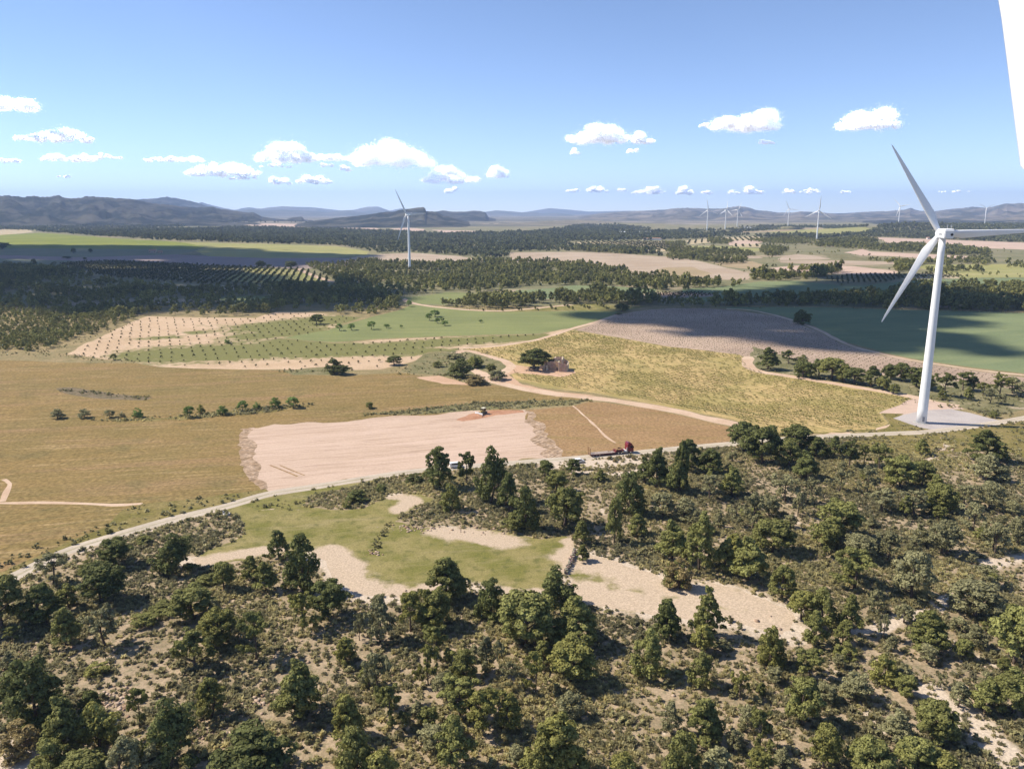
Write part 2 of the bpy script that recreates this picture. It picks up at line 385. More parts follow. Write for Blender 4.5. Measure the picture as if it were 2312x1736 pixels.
reg('vineyard_ground', 'rows', [(1215, 553), (1270, 553), (1275, 562), (1225, 563)])
reg('vineyard_ground', 'rows', [(1296, 548), (1350, 545), (1420, 546), (1500, 545), (1545, 552), (1550, 566), (1480, 566), (1420, 560), (1330, 556)])
reg('vineyard_ground', 'rows', [(1430, 556), (1500, 558), (1560, 560), (1570, 567), (1480, 568)])
reg('vineyard_ground', 'rows', [(1545, 543), (1640, 537), (1702, 534), (1732, 537), (1725, 543), (1650, 544), (1560, 552)])
reg('plowed_field', 'salmon', [(1644, 545), (1704, 542), (1725, 546), (1700, 553), (1646, 554)])
reg('vineyard_ground', 'rows', [(1650, 553), (1690, 551), (1722, 552), (1716, 558), (1660, 558)])
reg('green_field', 'olive_f', [(1545, 555), (1640, 556), (1720, 562), (1700, 570), (1600, 568), (1560, 562)])
reg('vineyard_ground', 'rows', [(1768, 539), (1800, 539), (1838, 543), (1830, 550), (1790, 549)])
reg('plowed_field', 'tan', [(1588, 575), (1660, 577), (1715, 580), (1722, 583), (1680, 584), (1610, 582)])
reg('barley_field', 'olive_f', [(1730, 524), (1790, 520), (1850, 517), (1965, 517), (1972, 520), (1930, 527), (1860, 531), (1790, 530)])
reg('plowed_field', 'tan2', [(1640, 521), (1700, 523), (1790, 518), (1850, 514), (1860, 517), (1780, 522), (1680, 526)])
reg('vineyard_ground', 'salmon', [(1925, 536), (2000, 537), (2090, 540), (2230, 545), (2312, 548), (2560, 552), (2560, 566), (2312, 564), (2230, 561), (2160, 552), (2080, 552), (2004, 549), (1990, 541)])
reg('plowed_field', 'salmon', [(1905, 570), (1930, 566), (1946, 562), (1968, 568), (2090, 574), (2195, 579), (2190, 587), (2100, 585), (2000, 578), (1940, 577)])
reg('plowed_field', 'tan', [(1755, 588), (1770, 578), (1800, 574), (1837, 577), (1877, 585), (1850, 587)])
reg('plowed_field', 'tan', [(1755, 589), (1880, 588), (2036, 592), (2020, 597), (1900, 599), (1761, 593)])
reg('orchard_floor', 'belt', [(1840, 571), (1900, 574), (1990, 587), (2050, 588), (2040, 591), (1900, 587), (1870, 580)])
reg('plowed_field', 'salmon', [(1735, 606), (1790, 600), (1850, 599), (1930, 601), (2028, 612), (2025, 619), (1960, 621), (1850, 617), (1780, 612)])
reg('plowed_field', 'tan2', [(1600, 592), (1700, 590), (1735, 600), (1720, 610), (1640, 603)])
reg('orchard_floor', 'rows', [(2040, 622), (2100, 617), (2170, 620), (2180, 628), (2100, 632), (2035, 630)])
reg('grassland', 'olive_f', [(2060, 598), (2312, 596), (2560, 596), (2560, 626), (2312, 626), (2180, 628), (2100, 612)])
reg('orchard_floor', 'belt', [(1860, 630), (1920, 620), (2030, 618), (2046, 628), (1990, 640), (1900, 643)])
reg('green_field', 'crop_dark', [(1541, 652), (1620, 648), (1714, 636), (1800, 634), (1850, 640), (1900, 646), (1964, 644), (2040, 634), (2100, 630), (2312, 627), (2560, 627), (2560, 645), (2312, 645), (2199, 648), (2054, 655), (1982, 664), (1765, 675), (1640, 683), (1541, 680)])
reg('vineyard_ground', 'young', [(1480, 661), (1560, 660), (1630, 664), (1600, 670), (1545, 672), (1490, 671)])
reg('green_field', 'crop_dark', [(1165, 655), (1230, 652), (1300, 644), (1380, 646), (1480, 652), (1475, 660), (1410, 666), (1320, 670), (1240, 675), (1160, 674)])
reg('green_field', 'crop', [(908, 672), (960, 668), (1010, 660), (1075, 663), (1060, 676), (1000, 688), (940, 686)])
reg('green_field', 'crop', [(494, 672), (575, 666), (612, 671), (600, 681), (498, 680)])
# the middle of the valley
reg('barley_field', 'crop', [(633, 763), (669, 756), (745, 743), (800, 727), (840, 715), (905, 699), (927, 688), (967, 691), (1050, 701), (1130, 705), (1292, 702), (1390, 700), (1399, 706), (1345, 725), (1292, 740), (1220, 753), (1039, 758), (858, 765), (750, 773)])
reg('grassland', 'mead', [(1130, 704), (1190, 699), (1260, 690), (1330, 686), (1400, 690), (1460, 692), (1400, 704), (1292, 701)])
reg('barley_field', 'crop_dark', [(1602, 693), (1874, 694), (2054, 700), (2312, 706), (2560, 715), (2560, 862), (2312, 843), (2199, 830), (2076, 812), (2000, 797), (1910, 772), (1837, 736), (1772, 714), (1667, 698)])
reg('young_vineyard', 'young', [(1397, 710), (1460, 700), (1512, 696), (1600, 697), (1667, 702), (1765, 716), (1837, 744), (1910, 780), (1993, 803), (2076, 819), (2199, 837), (2312, 852), (2560, 872), (2560, 925), (2312, 890), (2235, 872), (2076, 856), (1874, 838), (1760, 806), (1689, 806), (1671, 802), (1512, 783), (1300, 745)])
reg('orchard_ground', 'orch', [(150, 800), (180, 782), (217, 765), (300, 726), (333, 714), (452, 717), (579, 718), (622, 704), (700, 706), (815, 717), (745, 744), (669, 757), (633, 764), (750, 775), (858, 767), (1039, 760), (1220, 755), (1280, 742), (1220, 768), (1050, 784), (1046, 790), (967, 795), (931, 817), (858, 834), (786, 836), (615, 834), (362, 829), (307, 818), (174, 803)])
reg('vineyard', 'vine', [(1050, 788), (1148, 780), (1220, 767), (1292, 745), (1330, 752), (1512, 783), (1671, 801), (1690, 830), (1729, 843), (1837, 860), (1982, 885), (2062, 899), (2050, 912), (1985, 930), (2007, 955), (1982, 968), (1900, 975), (1837, 977), (1770, 980), (1657, 948), (1512, 919), (1347, 888), (1238, 877), (1166, 860), (1150, 836), (1160, 820), (1090, 800)])
reg('wheat_field', 'ochre', [(-330, 830), (-100, 816), (0, 813), (163, 819), (307, 820), (362, 830), (500, 833), (640, 836), (700, 846), (750, 849), (905, 842), (952, 849), (1003, 866), (1061, 870), (1104, 867), (1166, 877), (1256, 892), (1320, 902), (1224, 914), (1110, 917), (1184, 926), (1216, 1002), (1148, 1041), (960, 1056), (800, 1080), (608, 1109), (506, 1138), (362, 1174), (253, 1206), (145, 1240), (14, 1300), (-120, 1350), (-330, 1440)])
reg('bare_earth', 'pink', [(940, 852), (990, 848), (1030, 858), (1060, 869), (1000, 867), (960, 858)])
reg('scrub_mound', 'mound', [(905, 840), (930, 820), (963, 798), (1039, 790), (1110, 806), (1133, 818), (1148, 842), (1125, 858), (1108, 856), (1062, 834), (1080, 850), (1104, 866), (1039, 854), (980, 846)])
reg('scrub_bank', 'mound', [(640, 838), (700, 830), (780, 826), (790, 838), (740, 846), (660, 847)])
reg('stony_hump', 'hump', [(126, 877), (150, 874), (200, 880), (260, 890), (345, 898), (330, 903), (230, 900), (170, 893), (135, 884)])
reg('hedge_strip', 'verge', [(200, 950), (330, 944), (430, 938), (540, 926), (650, 915), (690, 914), (640, 926), (540, 936), (430, 946), (330, 952)], jit=0.9)
reg('hedge_strip', 'mound', [(830, 935), (920, 927), (1000, 917), (1080, 909), (1200, 905), (1330, 903), (1300, 913), (1190, 921), (1100, 925), (1000, 932), (920, 937)])
reg('farmyard', 'pink', [(1128, 850), (1150, 822), (1200, 828), (1290, 834), (1300, 842), (1270, 851), (1210, 846), (1165, 842), (1150, 846), (1180, 868), (1256, 884), (1347, 893), (1250, 892), (1166, 878), (1110, 862)])
reg('stubble_field', 'brown', [(1186, 926), (1292, 917), (1329, 907), (1365, 908), (1473, 924), (1550, 941), (1655, 965), (1650, 1000), (1512, 1010), (1437, 1018), (1290, 1030), (1245, 1035), (1216, 1002)])
reg('footpath', 'track', world=ribbon([(1292, 916), (1312, 932), (1335, 953), (1348, 966), (1368, 985), (1390, 1000)], 0.9, 0.9, 4))
reg('plowed_field', 'fringe', [(540, 968), (575, 964), (600, 990), (610, 1060), (612, 1111), (596, 1113), (560, 1085), (540, 1050), (534, 1005)], jit=1.0)
reg('plowed_field', 'plough', [(562, 967), (640, 959), (800, 949), (931, 938), (1050, 929), (1186, 925), (1205, 960), (1225, 1000), (1262, 1030), (1148, 1041), (960, 1057), (800, 1081), (610, 1112), (585, 1070), (574, 1020)], jit=0.9)
reg('plowed_field', 'fringe', [(1184, 926), (1204, 930), (1225, 975), (1262, 1012), (1268, 1029), (1240, 1034), (1215, 1005), (1200, 970)], jit=1.0)
reg('turned_earth', 'redsoil', [(1030, 948), (1060, 935), (1110, 926), (1180, 926), (1185, 931), (1120, 937), (1080, 946), (1045, 951)])
reg('wheel_rut', 'brown', world=ribbon([(610, 1050), (640, 1062), (672, 1075)], 0.8, 0.3, 6))
reg('wheel_rut', 'brown', world=ribbon([(632, 1050), (660, 1062), (688, 1073)], 0.6, 0.3, 7))
reg('woodland_floor', 'belt', [(1689, 812), (1702, 782), (1765, 802), (1874, 836), (2000, 848), (2076, 854), (2235, 868), (2312, 884), (2560, 915), (2560, 950), (2312, 925), (2240, 942), (2160, 915), (2065, 893), (1982, 879), (1837, 854), (1729, 838), (1693, 830)])
for nm, pl, wd in (('dirt_track', TRACK, 7.0), ('dirt_track', TRACK2, 5.5), ('footpath', PATH1, 4.5), ('dirt_track', PATH2, 6.0), ('dirt_track', PATH3, 4.0), ('dirt_track', PATH4, 6.0), ('dirt_track', PATH5, 9.0)):
    reg(nm, 'track', world=ribbon(pl, wd, 0.3, len(REG), 3.0))
reg('bare_earth', 'salmon', [(1985, 932), (2062, 900), (2100, 905), (2165, 918), (2178, 924), (2120, 925), (2070, 932), (2030, 942), (2005, 940)])
reg('footpath', 'track', world=ribbon(PATH6, 1.8, 0.6, 61)); reg('footpath', 'track', world=ribbon(PATH7, 1.5, 0.5, 62))
reg('verge', 'verge', [(-330, 1425), (-120, 1340), (14, 1288), (145, 1226), (240, 1190), (280, 1150), (340, 1135), (420, 1128), (520, 1114), (600, 1104), (612, 1112), (506, 1142), (362, 1176), (253, 1208), (145, 1243), (14, 1305), (-120, 1356), (-330, 1445)])
# this side of the road
reg('scrubland', 'scrub', [(-520, 1560), (-330, 1456), (-120, 1367), (14, 1314), (145, 1250), (253, 1215), (362, 1183), (506, 1147), (608, 1118), (720, 1099), (858, 1077), (960, 1064), (1148, 1048), (1292, 1037), (1437, 1024), (1527, 1015), (1620, 1007), (1758, 994), (1874, 987), (1982, 982), (2105, 976), (2217, 961), (2312, 946), (2420, 927), (2600, 895), (2900, 950), (4200, 1900), (-1600, 1900)], jit=0.1)
reg('grass_slope', 'verge', [(1890, 996), (1990, 987), (2105, 980), (2217, 965), (2312, 950), (2600, 902), (2640, 1100), (2400, 1050), (2312, 1035), (2250, 1012), (2190, 1018), (2090, 1030), (2020, 1022), (1950, 1012)], jit=0.6)
reg('grass_verge', 'mead', [(500, 1152), (608, 1122), (720, 1102), (800, 1090), (860, 1080), (830, 1090), (750, 1108), (690, 1128), (690, 1146), (600, 1165), (548, 1180), (530, 1163)], jit=0.5)
reg('meadow', 'mead', Z(0, 800, [(1480, 1010), (1540, 980), (1900, 950)]) + [(700, 1146), (750, 1151), (822, 1147), (860, 1130), (895, 1118), (950, 1114), (980, 1124), (974, 1136), (930, 1150), (900, 1163), (890, 1178), (931, 1189), (1039, 1191), (1100, 1194), (1166, 1204), (1220, 1217), (1274, 1209), (1298, 1225), (1288, 1262), (1278, 1295), (1240, 1330), (1202, 1341), (1180, 1344), (1057, 1316), (1032, 1322), (967, 1338), (913, 1350), (887, 1346), (804, 1342), (750, 1302), (735, 1265), (700, 1246), (615, 1250), (560, 1264), (506, 1272), (438, 1277), (430, 1262), (470, 1240), (506, 1228), (557, 1204), (550, 1180)], jit=0.6)
reg('sandy_clearing', 'mead', [(1296, 1252), (1329, 1250), (1401, 1272), (1473, 1293), (1550, 1333), (1602, 1312), (1675, 1333), (1730, 1352), (1780, 1372), (1796, 1396), (1790, 1424), (1765, 1434), (1693, 1413), (1631, 1398), (1550, 1398), (1473, 1388), (1400, 1378), (1343, 1369), (1292, 1344), (1286, 1300)], jit=0.6)
reg('verge', 'verge', [(1757, 976), (1837, 976), (1900, 974), (1982, 967), (2006, 955), (1988, 932), (2040, 934), (2020, 944), (2050, 955), (2080, 965), (2127, 973), (1982, 983), (1874, 988), (1745, 996)], jit=0.4)
reg('bare_earth', 'track', [(1760, 979), (1837, 979), (1900, 977), (1975, 971), (2010, 957), (2000, 966), (1960, 976), (1880, 981), (1790, 985)], jit=0.6)
reg('gravel_pad', 'pad', [(2016, 944), (2040, 936), (2087, 926), (2145, 923), (2190, 932), (2235, 944), (2262, 950), (2240, 958), (2217, 964), (2127, 974), (2080, 966), (2050, 956)])
reg('gravel_road', 'road', world=ribbon(ROAD, 5.2, 0.12, 9))
reg('gravel_road', 'rut', world=ribbon(ROAD, 0.8, 0.8, 19))

# bare sand: lines and spots (pixel, metres wide)
SAND_LINES = [
    ([(2100, 1560), (2148, 1595), (2199, 1630), (2260, 1690), (2320, 1760)], 4.5), ([(2181, 1635), (2235, 1693)], 3.0),
    ([(1985, 1420), (2054, 1392), (2110, 1370), (2160, 1345)], 3.0), ([(2145, 1443), (2190, 1470), (2240, 1500)], 1.8),
    ([(1873, 1505), (1910, 1540), (1950, 1590), (1985, 1650)], 1.2), ([(2235, 1277), (2275, 1268), (2330, 1258)], 3.5), ([(2020, 1090), (2110, 1030), (2140, 1005)], 1.5),
    ([(1240, 1050), (1330, 1048), (1440, 1038)], 7.0), ([(1300, 1065), (1400, 1070), (1470, 1055)], 3.0), ([(0, 1320), (145, 1262), (253, 1225), (340, 1200)], 2.0),
    ([(1780, 1100), (1800, 1180)], 1.0), ([(0, 1690), (40, 1720), (60, 1760)], 5.0), 
    ([(1480, 1640), (1530, 1680), (1560, 1740)], 1.2), ([(1790, 1405), (1890, 1420), (1960, 1425)], 2.0), ([(1350, 1110), (1375, 1200)], 1.0),
    # in the meadow
    ([(430, 1268), (500, 1258), (570, 1247), (620, 1240)], 5.0), ([(720, 1252), (760, 1275), (790, 1310), (840, 1338), (890, 1342)], 8.0), ([(750, 1240), (800, 1280)], 5.0), ([(890, 1345), (960, 1330), (1040, 1318)], 4.0),
    ([(895, 1120), (935, 1130), (900, 1150)], 4.5), ([(1000, 1200), (1080, 1212), (1150, 1222)], 7.0), ([(1060, 1322), (1150, 1335), (1210, 1338)], 3.5), ([(1278, 1220), (1290, 1250), (1275, 1290)], 2.5),
    ([(1290, 1258), (1400, 1290), (1520, 1330), (1640, 1345), (1760, 1390)], 9.0), ([(1300, 1330), (1420, 1360), (1560, 1385), (1700, 1400), (1770, 1420)], 9.0), ([(600, 1150), (700, 1150)], 1.0),
]
SAND_W = [(smooth_line(at_xy(p), 2.0), w * 0.8) for p, w in SAND_LINES]
GREEN_W = [(smooth_line(at_xy(p), 4.0), w * 1.3) for p, w in [   # weeds between the orchard rows
    ([(390, 800), (480, 795), (600, 790), (700, 785)], 34.0), ([(330, 808), (450, 806), (600, 800)], 12.0), ([(600, 740), (680, 730), (760, 722)], 30.0), ([(560, 760), (650, 752), (700, 745)], 18.0),
    ([(640, 772), (760, 785), (900, 780), (1040, 770), (1200, 760)], 18.0), ([(700, 800), (800, 796), (900, 790)], 14.0), ([(290, 770), (330, 766), (400, 758), (455, 748)], 7.0), ([(440, 733), (500, 730)], 5.0),
    ([(900, 800), (1000, 790)], 10.0), ([(240, 800), (330, 800)], 4.0), ([(190, 770), (210, 760)], 5.0)]]

def line_mask(x, y, lines):
    m = np.zeros_like(x)
    for w, wd in lines:
        lo, hi = w.min(0) - 2 * wd, w.max(0) + 2 * wd
        k = np.where((x > lo[0]) & (x < hi[0]) & (y > lo[1]) & (y < hi[1]))[0]
        if len(k) == 0: continue
        d = np.min(np.hypot(x[k, None] - w[None, :, 0], y[k, None] - w[None, :, 1]), axis=1)
        m[k] = np.maximum(m[k], 1 - np.clip(d / wd * 0.62, 0, 1))
    return m

def inside(poly, x, y):
    c = np.zeros(len(x), bool); n = len(poly)
    x0, y0 = poly[:, 0], poly[:, 1]; x1, y1 = np.roll(x0, -1), np.roll(y0, -1)
    for i in range(n):
        if y0[i] == y1[i]: continue
        k = (y0[i] > y) != (y1[i] > y)
        if k.any():
            kk = np.where(k)[0]
            c[kk] ^= x[kk] < (x1[i] - x0[i]) * (y[kk] - y0[i]) / (y1[i] - y0[i]) + x0[i]
    return c

def classify(x, y):
    x = np.asarray(x, float); y = np.asarray(y, float)
    r = np.zeros(len(x), int)
    for i, (nm, mt, w, lo, hi) in enumerate(REG):
        if i == 0: continue
        k = np.where((x >= lo[0]) & (x <= hi[0]) & (y >= lo[1]) & (y <= hi[1]))[0]
        if len(k):
            s = inside(w, x[k], y[k]); r[k[s]] = i
    return r

def build_ground():
    pts = []; edges = []
    for nm, mt, w, lo, hi in REG:
        b = len(pts); n = len(w)
        pts += [Vector(p) for p in w]; edges += [(b + i, b + (i + 1) % n) for i in range(n)]
    r = 40.0
    while r < 25000:
        da = 0.55 if r < 450 else 1.1
        k = np.arange(-52, 52, da) + RNG.uniform(0, da)
        for a in k: pts.append(Vector((r * math.sin(R(a)) + RNG.uniform(-.3, .3), r * math.cos(R(a)) + RNG.uniform(-.3, .3))))
        r += max(2.2, 0.011 * r) if r < 450 else 0.03 * r
    r = 20.0
    while r < 25000:
        for a in range(60, 301, 12): pts.append(Vector((r * math.sin(R(a)), r * math.cos(R(a)))))
        r *= 1.35
    V, E, F, *_ = delaunay_2d_cdt(pts, edges, [], 0, 1e-3)
    V = np.array([(v.x, v.y) for v in V]); F = np.array([f for f in F if len(f) == 3], int)
    a, b, c = V[F[:, 0]], V[F[:, 1]], V[F[:, 2]]
    ar = np.abs((b[:, 0] - a[:, 0]) * (c[:, 1] - a[:, 1]) - (b[:, 1] - a[:, 1]) * (c[:, 0] - a[:, 0]))
    F = F[ar > 1e-4]
    fl = (V[F[:, 1], 0] - V[F[:, 0], 0]) * (V[F[:, 2], 1] - V[F[:, 0], 1]) - (V[F[:, 1], 1] - V[F[:, 0], 1]) * (V[F[:, 2], 0] - V[F[:, 0], 0]) < 0
    F[fl] = F[fl][:, ::-1]
    cen = V[F].mean(1); rid = classify(cen[:, 0], cen[:, 1])
    zz = hz(V[:, 0], V[:, 1])
    sand = line_mask(V[:, 0], V[:, 1], SAND_W); green = line_mask(V[:, 0], V[:, 1], GREEN_W)
    for i, (nm, mt, w, lo, hi) in enumerate(REG):
        f = F[rid == i]
        if len(f) == 0: continue
        u, inv = np.unique(f, return_inverse=True); f = inv.reshape(f.shape)
        att = {}
        if mt in ('scrub', 'mead', 'verge', 'ochre'): att['sand'] = sand[u]
        if mt == 'orch': att['sand'] = green[u]
        me = raw_mesh(nm, np.column_stack([V[u], zz[u]]), f, True, att)
        o = obj(nm, me, M[mt]); o['kind'] = 'structure'
build_ground()

# ------------------------------------------------------------------ foliage geometry
MF_TREE = foliage('pine_needles', transl=0.28, scale=0.6)
MF_WOOD = foliage('woodland_needles', (0.215, 0.222, 0.088), transl=0.25)
MF_FAR = foliage('far_woodland_needles', (0.14, 0.155, 0.085), transl=0.2, scale=0.1)
MF_GROVE = foliage('grove_leaves', (0.115, 0.125, 0.05))
MF_VINE = foliage('vine_leaves', (0.165, 0.17, 0.05))
MF_TUFT = foliage('esparto_grass', (0.375, 0.355, 0.222), var=0.25, transl=0.5, scale=0.2)
MF_SHRUB = foliage('scrub_leaves', (0.285, 0.275, 0.15), transl=0.3, var=0.3)
MF_TRUNK = paint('pine_bark', (0.15, 0.115, 0.09), 0.9, 0.05, 0.4, 3)

def unit(n, rng):
    v = rng.normal(size=(n, 3)); return v / np.linalg.norm(v, axis=1)[:, None]

def leaves(cen, rad, n, size, rng, flat=0.8, jitter=0.5, tri=False, low=-0.5):
    """n leaf faces around each clump centre, roughly facing outward"""
    k = len(cen); c = np.repeat(cen, n, 0); r = np.repeat(rad, n)
    d = unit(k * n, rng); d[:, 2] = np.where(d[:, 2] < low, -d[:, 2], d[:, 2])
    p = c + d * (r * rng.uniform(0.68, 1.06, k * n))[:, None] * np.array([1, 1, flat])
    nn = d + jitter * rng.normal(size=d.shape); nn /= np.linalg.norm(nn, axis=1)[:, None]
    t = np.cross(nn, unit(k * n, rng)); t /= np.linalg.norm(t, axis=1)[:, None] + 1e-9; b = np.cross(nn, t)
    s = (size * rng.uniform(0.65, 1.4, k * n))[:, None] * (np.repeat(rad, n) / np.mean(rad))[:, None] ** 0.5
    if tri:
        V = np.stack([p - t * s - b * s * .6, p + t * s - b * s * .6, p + b * s], 1)
        return V.reshape(-1, 3), np.arange(k * n * 3).reshape(-1, 3)
    V = np.stack([p - t * s - b * s * .55, p + t * s * .8 - b * s * .7, p + t * s * 1.05 + b * s * .5, p - t * s * .7 + b * s * .75], 1)
    return V.reshape(-1, 3), np.arange(k * n * 4).reshape(-1, 4)

def clumps(form, rng):
    """clump centres and radii of a crown, on a tree 8 m high and about 6 m wide"""
    C = []; Rr = []
    if form == 'dome':
        for i in range(52):
            d = unit(1, rng)[0]; d[2] = abs(d[2]) if d[2] < -0.75 else d[2]
            C.append(np.array([0, 0, 3.95]) + d * rng.uniform(0.5, 1.0) ** 0.6 * np.array([2.3, 2.3, 3.1])); Rr.append(rng.uniform(0.65, 1.1))
    elif form == 'cone':
        for i in range(46):
            t = rng.uniform(0.1, 1) ** 0.85; a = rng.uniform(0, 6.28); q = (2.4 * (1 - t) ** 0.75 + 0.25) * rng.uniform(0.55, 1.05)
            C.append([q * math.cos(a), q * math.sin(a), 0.9 + t * 6.4]); Rr.append(rng.uniform(0.6, 1.0) * (1.1 - 0.3 * t))
    elif form == 'open':
        for i in range(8):
            a = i * 0.785 + rng.uniform(-.4, .4); q = rng.uniform(0.9, 2.3); z = rng.uniform(2.9, 6.6) - q * 0.3
            for j in range(4):
                C.append(np.array([q * math.cos(a), q * math.sin(a), z]) + rng.normal(size=3) * (0.6, 0.6, 0.3)); Rr.append(rng.uniform(0.55, 0.9))
        for j in range(7): C.append(np.array([0, 0, 6.7]) + rng.normal(size=3) * (0.7, 0.7, 0.35)); Rr.append(rng.uniform(0.6, 0.9))
    elif form == 'tiers':
        for i in range(9):
            t = i / 8.0; a0 = rng.uniform(0, 6.28)
            for j in range(6 if t < 0.8 else 3):
                a = a0 + j * 1.05 + rng.uniform(-.4, .4); q = (2.7 * (1 - t) ** 0.6 + 0.3) * rng.uniform(0.5, 1.1)
                C.append([q * math.cos(a), q * math.sin(a), 1.6 + 5.9 * t + rng.uniform(-.3, .3)]); Rr.append(rng.uniform(0.65, 0.95))
    elif form == 'bushy':
        for i in range(38):
            d = unit(1, rng)[0]; d[2] = abs(d[2])
            C.append(np.array([0, 0, 0.6]) + d * rng.uniform(0.5, 1.0) ** 0.6 * np.array([2.4, 2.4, 6.3])); Rr.append(rng.uniform(0.7, 1.2))
    elif form == 'twin':
        for cx, h, n in ((-1.2, 6.8, 24), (1.3, 5.6, 20)):
            for i in range(n):
                d = unit(1, rng)[0]; d[2] = abs(d[2]) if d[2] < -0.4 else d[2]
                C.append(np.array([cx, 0.3 * cx, h - 1.9]) + d * rng.uniform(0.5, 1) ** 0.6 * np.array([1.6, 1.6, 1.9])); Rr.append(rng.uniform(0.6, 1.0))
    elif form == 'round':     # almond or fig: low round crown
        for i in range(30):
            d = unit(1, rng)[0]; d[2] = abs(d[2]) if d[2] < -0.5 else d[2]
            C.append(np.array([0, 0, 4.0]) + d * rng.uniform(0.5, 1) ** 0.6 * np.array([2.4, 2.4, 3.2])); Rr.append(rng.uniform(0.75, 1.1))
    elif form == 'shrub':
        for i in range(26):
            d = unit(1, rng)[0]; d[2] = abs(d[2])
            C.append(np.array([0, 0, 0.5]) + d * rng.uniform(0.4, 1) ** 0.6 * np.array([2.5, 2.5, 6.4])); Rr.append(rng.uniform(0.7, 1.2))
    C = np.array(C); Rr = np.array(Rr)
    # break each clump into smaller ones
    C2 = np.vstack([C, C + unit(len(C), rng) * Rr[:, None] * 0.85]); return C2, np.concatenate([Rr * 0.82, Rr * rng.uniform(0.45, 0.75, len(Rr))])

TREE_KIT = {}
def kit(form, var, sparse=False):
    """(crown mesh, trunk mesh, width, height) of one grown variant"""
    key = (form, var, sparse)
    if key in TREE_KIT: return TREE_KIT[key]
    rng = np.random.default_rng(1000 + var * 31 + sum(map(ord, form)))
    C, Rr = clumps(form, rng)
    flat = 0.62 if form in ('open', 'tiers') else 0.8
    V, F = leaves(C, Rr, 52 if sparse else 86, 0.135, rng, flat, 0.4)
    me = raw_mesh(form + '_crown', V, F); me.materials.append(MF_TREE)
    t = MB(); top = C[C[:, 2].argmax()]
    bend = rng.normal(size=2) * 0.25
    hb = {'bushy': 4, 'shrub': 3, 'round': 5}.get(form, 6.3)
    spine = [np.array([bend[0] * math.sin(z * 0.5), bend[1] * math.sin(z * 0.45), z]) for z in np.linspace(-0.3, hb, 7)]
    t.tube(spine, np.linspace(0.24, 0.06, 7), 7)
    for i in rng.choice(len(C), 8, replace=False):
        z0 = max(0.8, min(hb - 0.5, C[i][2] - 1.6)); b = np.array([bend[0] * math.sin(z0 * 0.5), bend[1] * math.sin(z0 * 0.45), z0])
        t.tube([b, (b + C[i]) / 2 + np.array([0, 0, -0.15]), C[i]], [0.1, 0.065, 0.03], 5)
    tm = t.mesh(form + '_trunk', True); tm.materials.append(MF_TRUNK)
    wd = np.percentile(V[:, 0], 98) - np.percentile(V[:, 0], 2); ht = np.percentile(V[:, 2], 99.5)
    TREE_KIT[key] = (me, tm, wd, ht); return TREE_KIT[key]

TINT = {'dark': (0.148, 0.160, 0.056), 'mid': (0.225, 0.226, 0.076), 'yellow': (0.255, 0.245, 0.076), 'grey': (0.275, 0.262, 0.136), 'bright': (0.20, 0.27, 0.075), 'brown': (0.28, 0.22, 0.10)}
TREES = []      # every single tree with what is needed for its label

def plant(kind, bx_, by_, form, tint, wpx=None, ytop=None, h=None, w=None, pos=None, group=None, cat='tree', label=None):
    """a tree or bush standing where the photograph's pixel (bx_, by_) is; size from pixels or in metres"""
    p = pos if pos is not None else at(bx_, by_)
    depth = project((p[0], p[1], p[2] + 2))[2]
    if h is None: h = height_from_top(p, bx_, ytop)
    if w is None: w = 0.97 * wpx * depth / FPX
    var = random.randrange(3 if form in ('dome', 'cone', 'open', 'tiers', 'bushy') else 2)
    cm, tm, w0, h0 = kit(form, var, tint == 'grey' and kind == 'pine_tree')
    o = empty(kind, p, random.uniform(0, 6.28))
    sx, sz = w / w0, h / h0
    tn = TINT[tint]; jit = random.uniform(0.85, 1.18)
    c = obj('crown', cm, None, o); c.scale = (sx, sx * random.uniform(0.92, 1.08), sz); c.color = (*[x * jit for x in tn], 1)
    t = obj('trunk', tm, None, o); ts = (sx + sz) / 2; t.scale = (sx, sx, sz)
    o['category'] = cat; o['group'] = group or 'pines'
    TREES.append(dict(o=o, kind=kind, x=bx_, y=by_, w=w, h=h, tint=tint, form=form, label=label, group=o['group']))
    return o

def merged(name, mat, protos, P, sc, label, rng=RNG, squash=None, tint=None, cat=None, tri=True, ang=None):
    """one object holding many small plants: protos [(V,F)], P (n,3) feet, sc (n,) sizes"""
    Vs = []; Fs = []; Ts = []; base = 0
    which = rng.integers(0, len(protos), len(P)); ang = rng.uniform(0, 6.28, len(P)) if ang is None else np.full(len(P), ang) + rng.normal(0, 0.15, len(P))
    tint = rng.uniform(0, 1, len(P)) if tint is None else tint
    for q, (V, F) in enumerate(protos):
        k = np.where(which == q)[0]
        if len(k) == 0: continue
        c, s = np.cos(ang[k])[:, None], np.sin(ang[k])[:, None]
        sv = sc[k][:, None]; zq = (squash[k][:, None] if squash is not None else 1.0)
        X = (V[None, :, 0] * c - V[None, :, 1] * s) * sv + P[k, 0][:, None]
        Y = (V[None, :, 0] * s + V[None, :, 1] * c) * sv + P[k, 1][:, None]
        Zz = V[None, :, 2] * sv * zq + P[k, 2][:, None]
        Vs.append(np.stack([X, Y, Zz], 2).reshape(-1, 3))
        Fs.append((F[None] + (np.arange(len(k)) * len(V))[:, None, None] + base).reshape(-1, F.shape[1])); base += len(k) * len(V)
        Ts.append(np.repeat(tint[k], len(V)))
    me = raw_mesh(name, np.vstack(Vs), np.vstack(Fs), False, {'tint': np.concatenate(Ts)})
    o = obj(name, me, mat); return tag(o, label, cat, None, 'stuff')

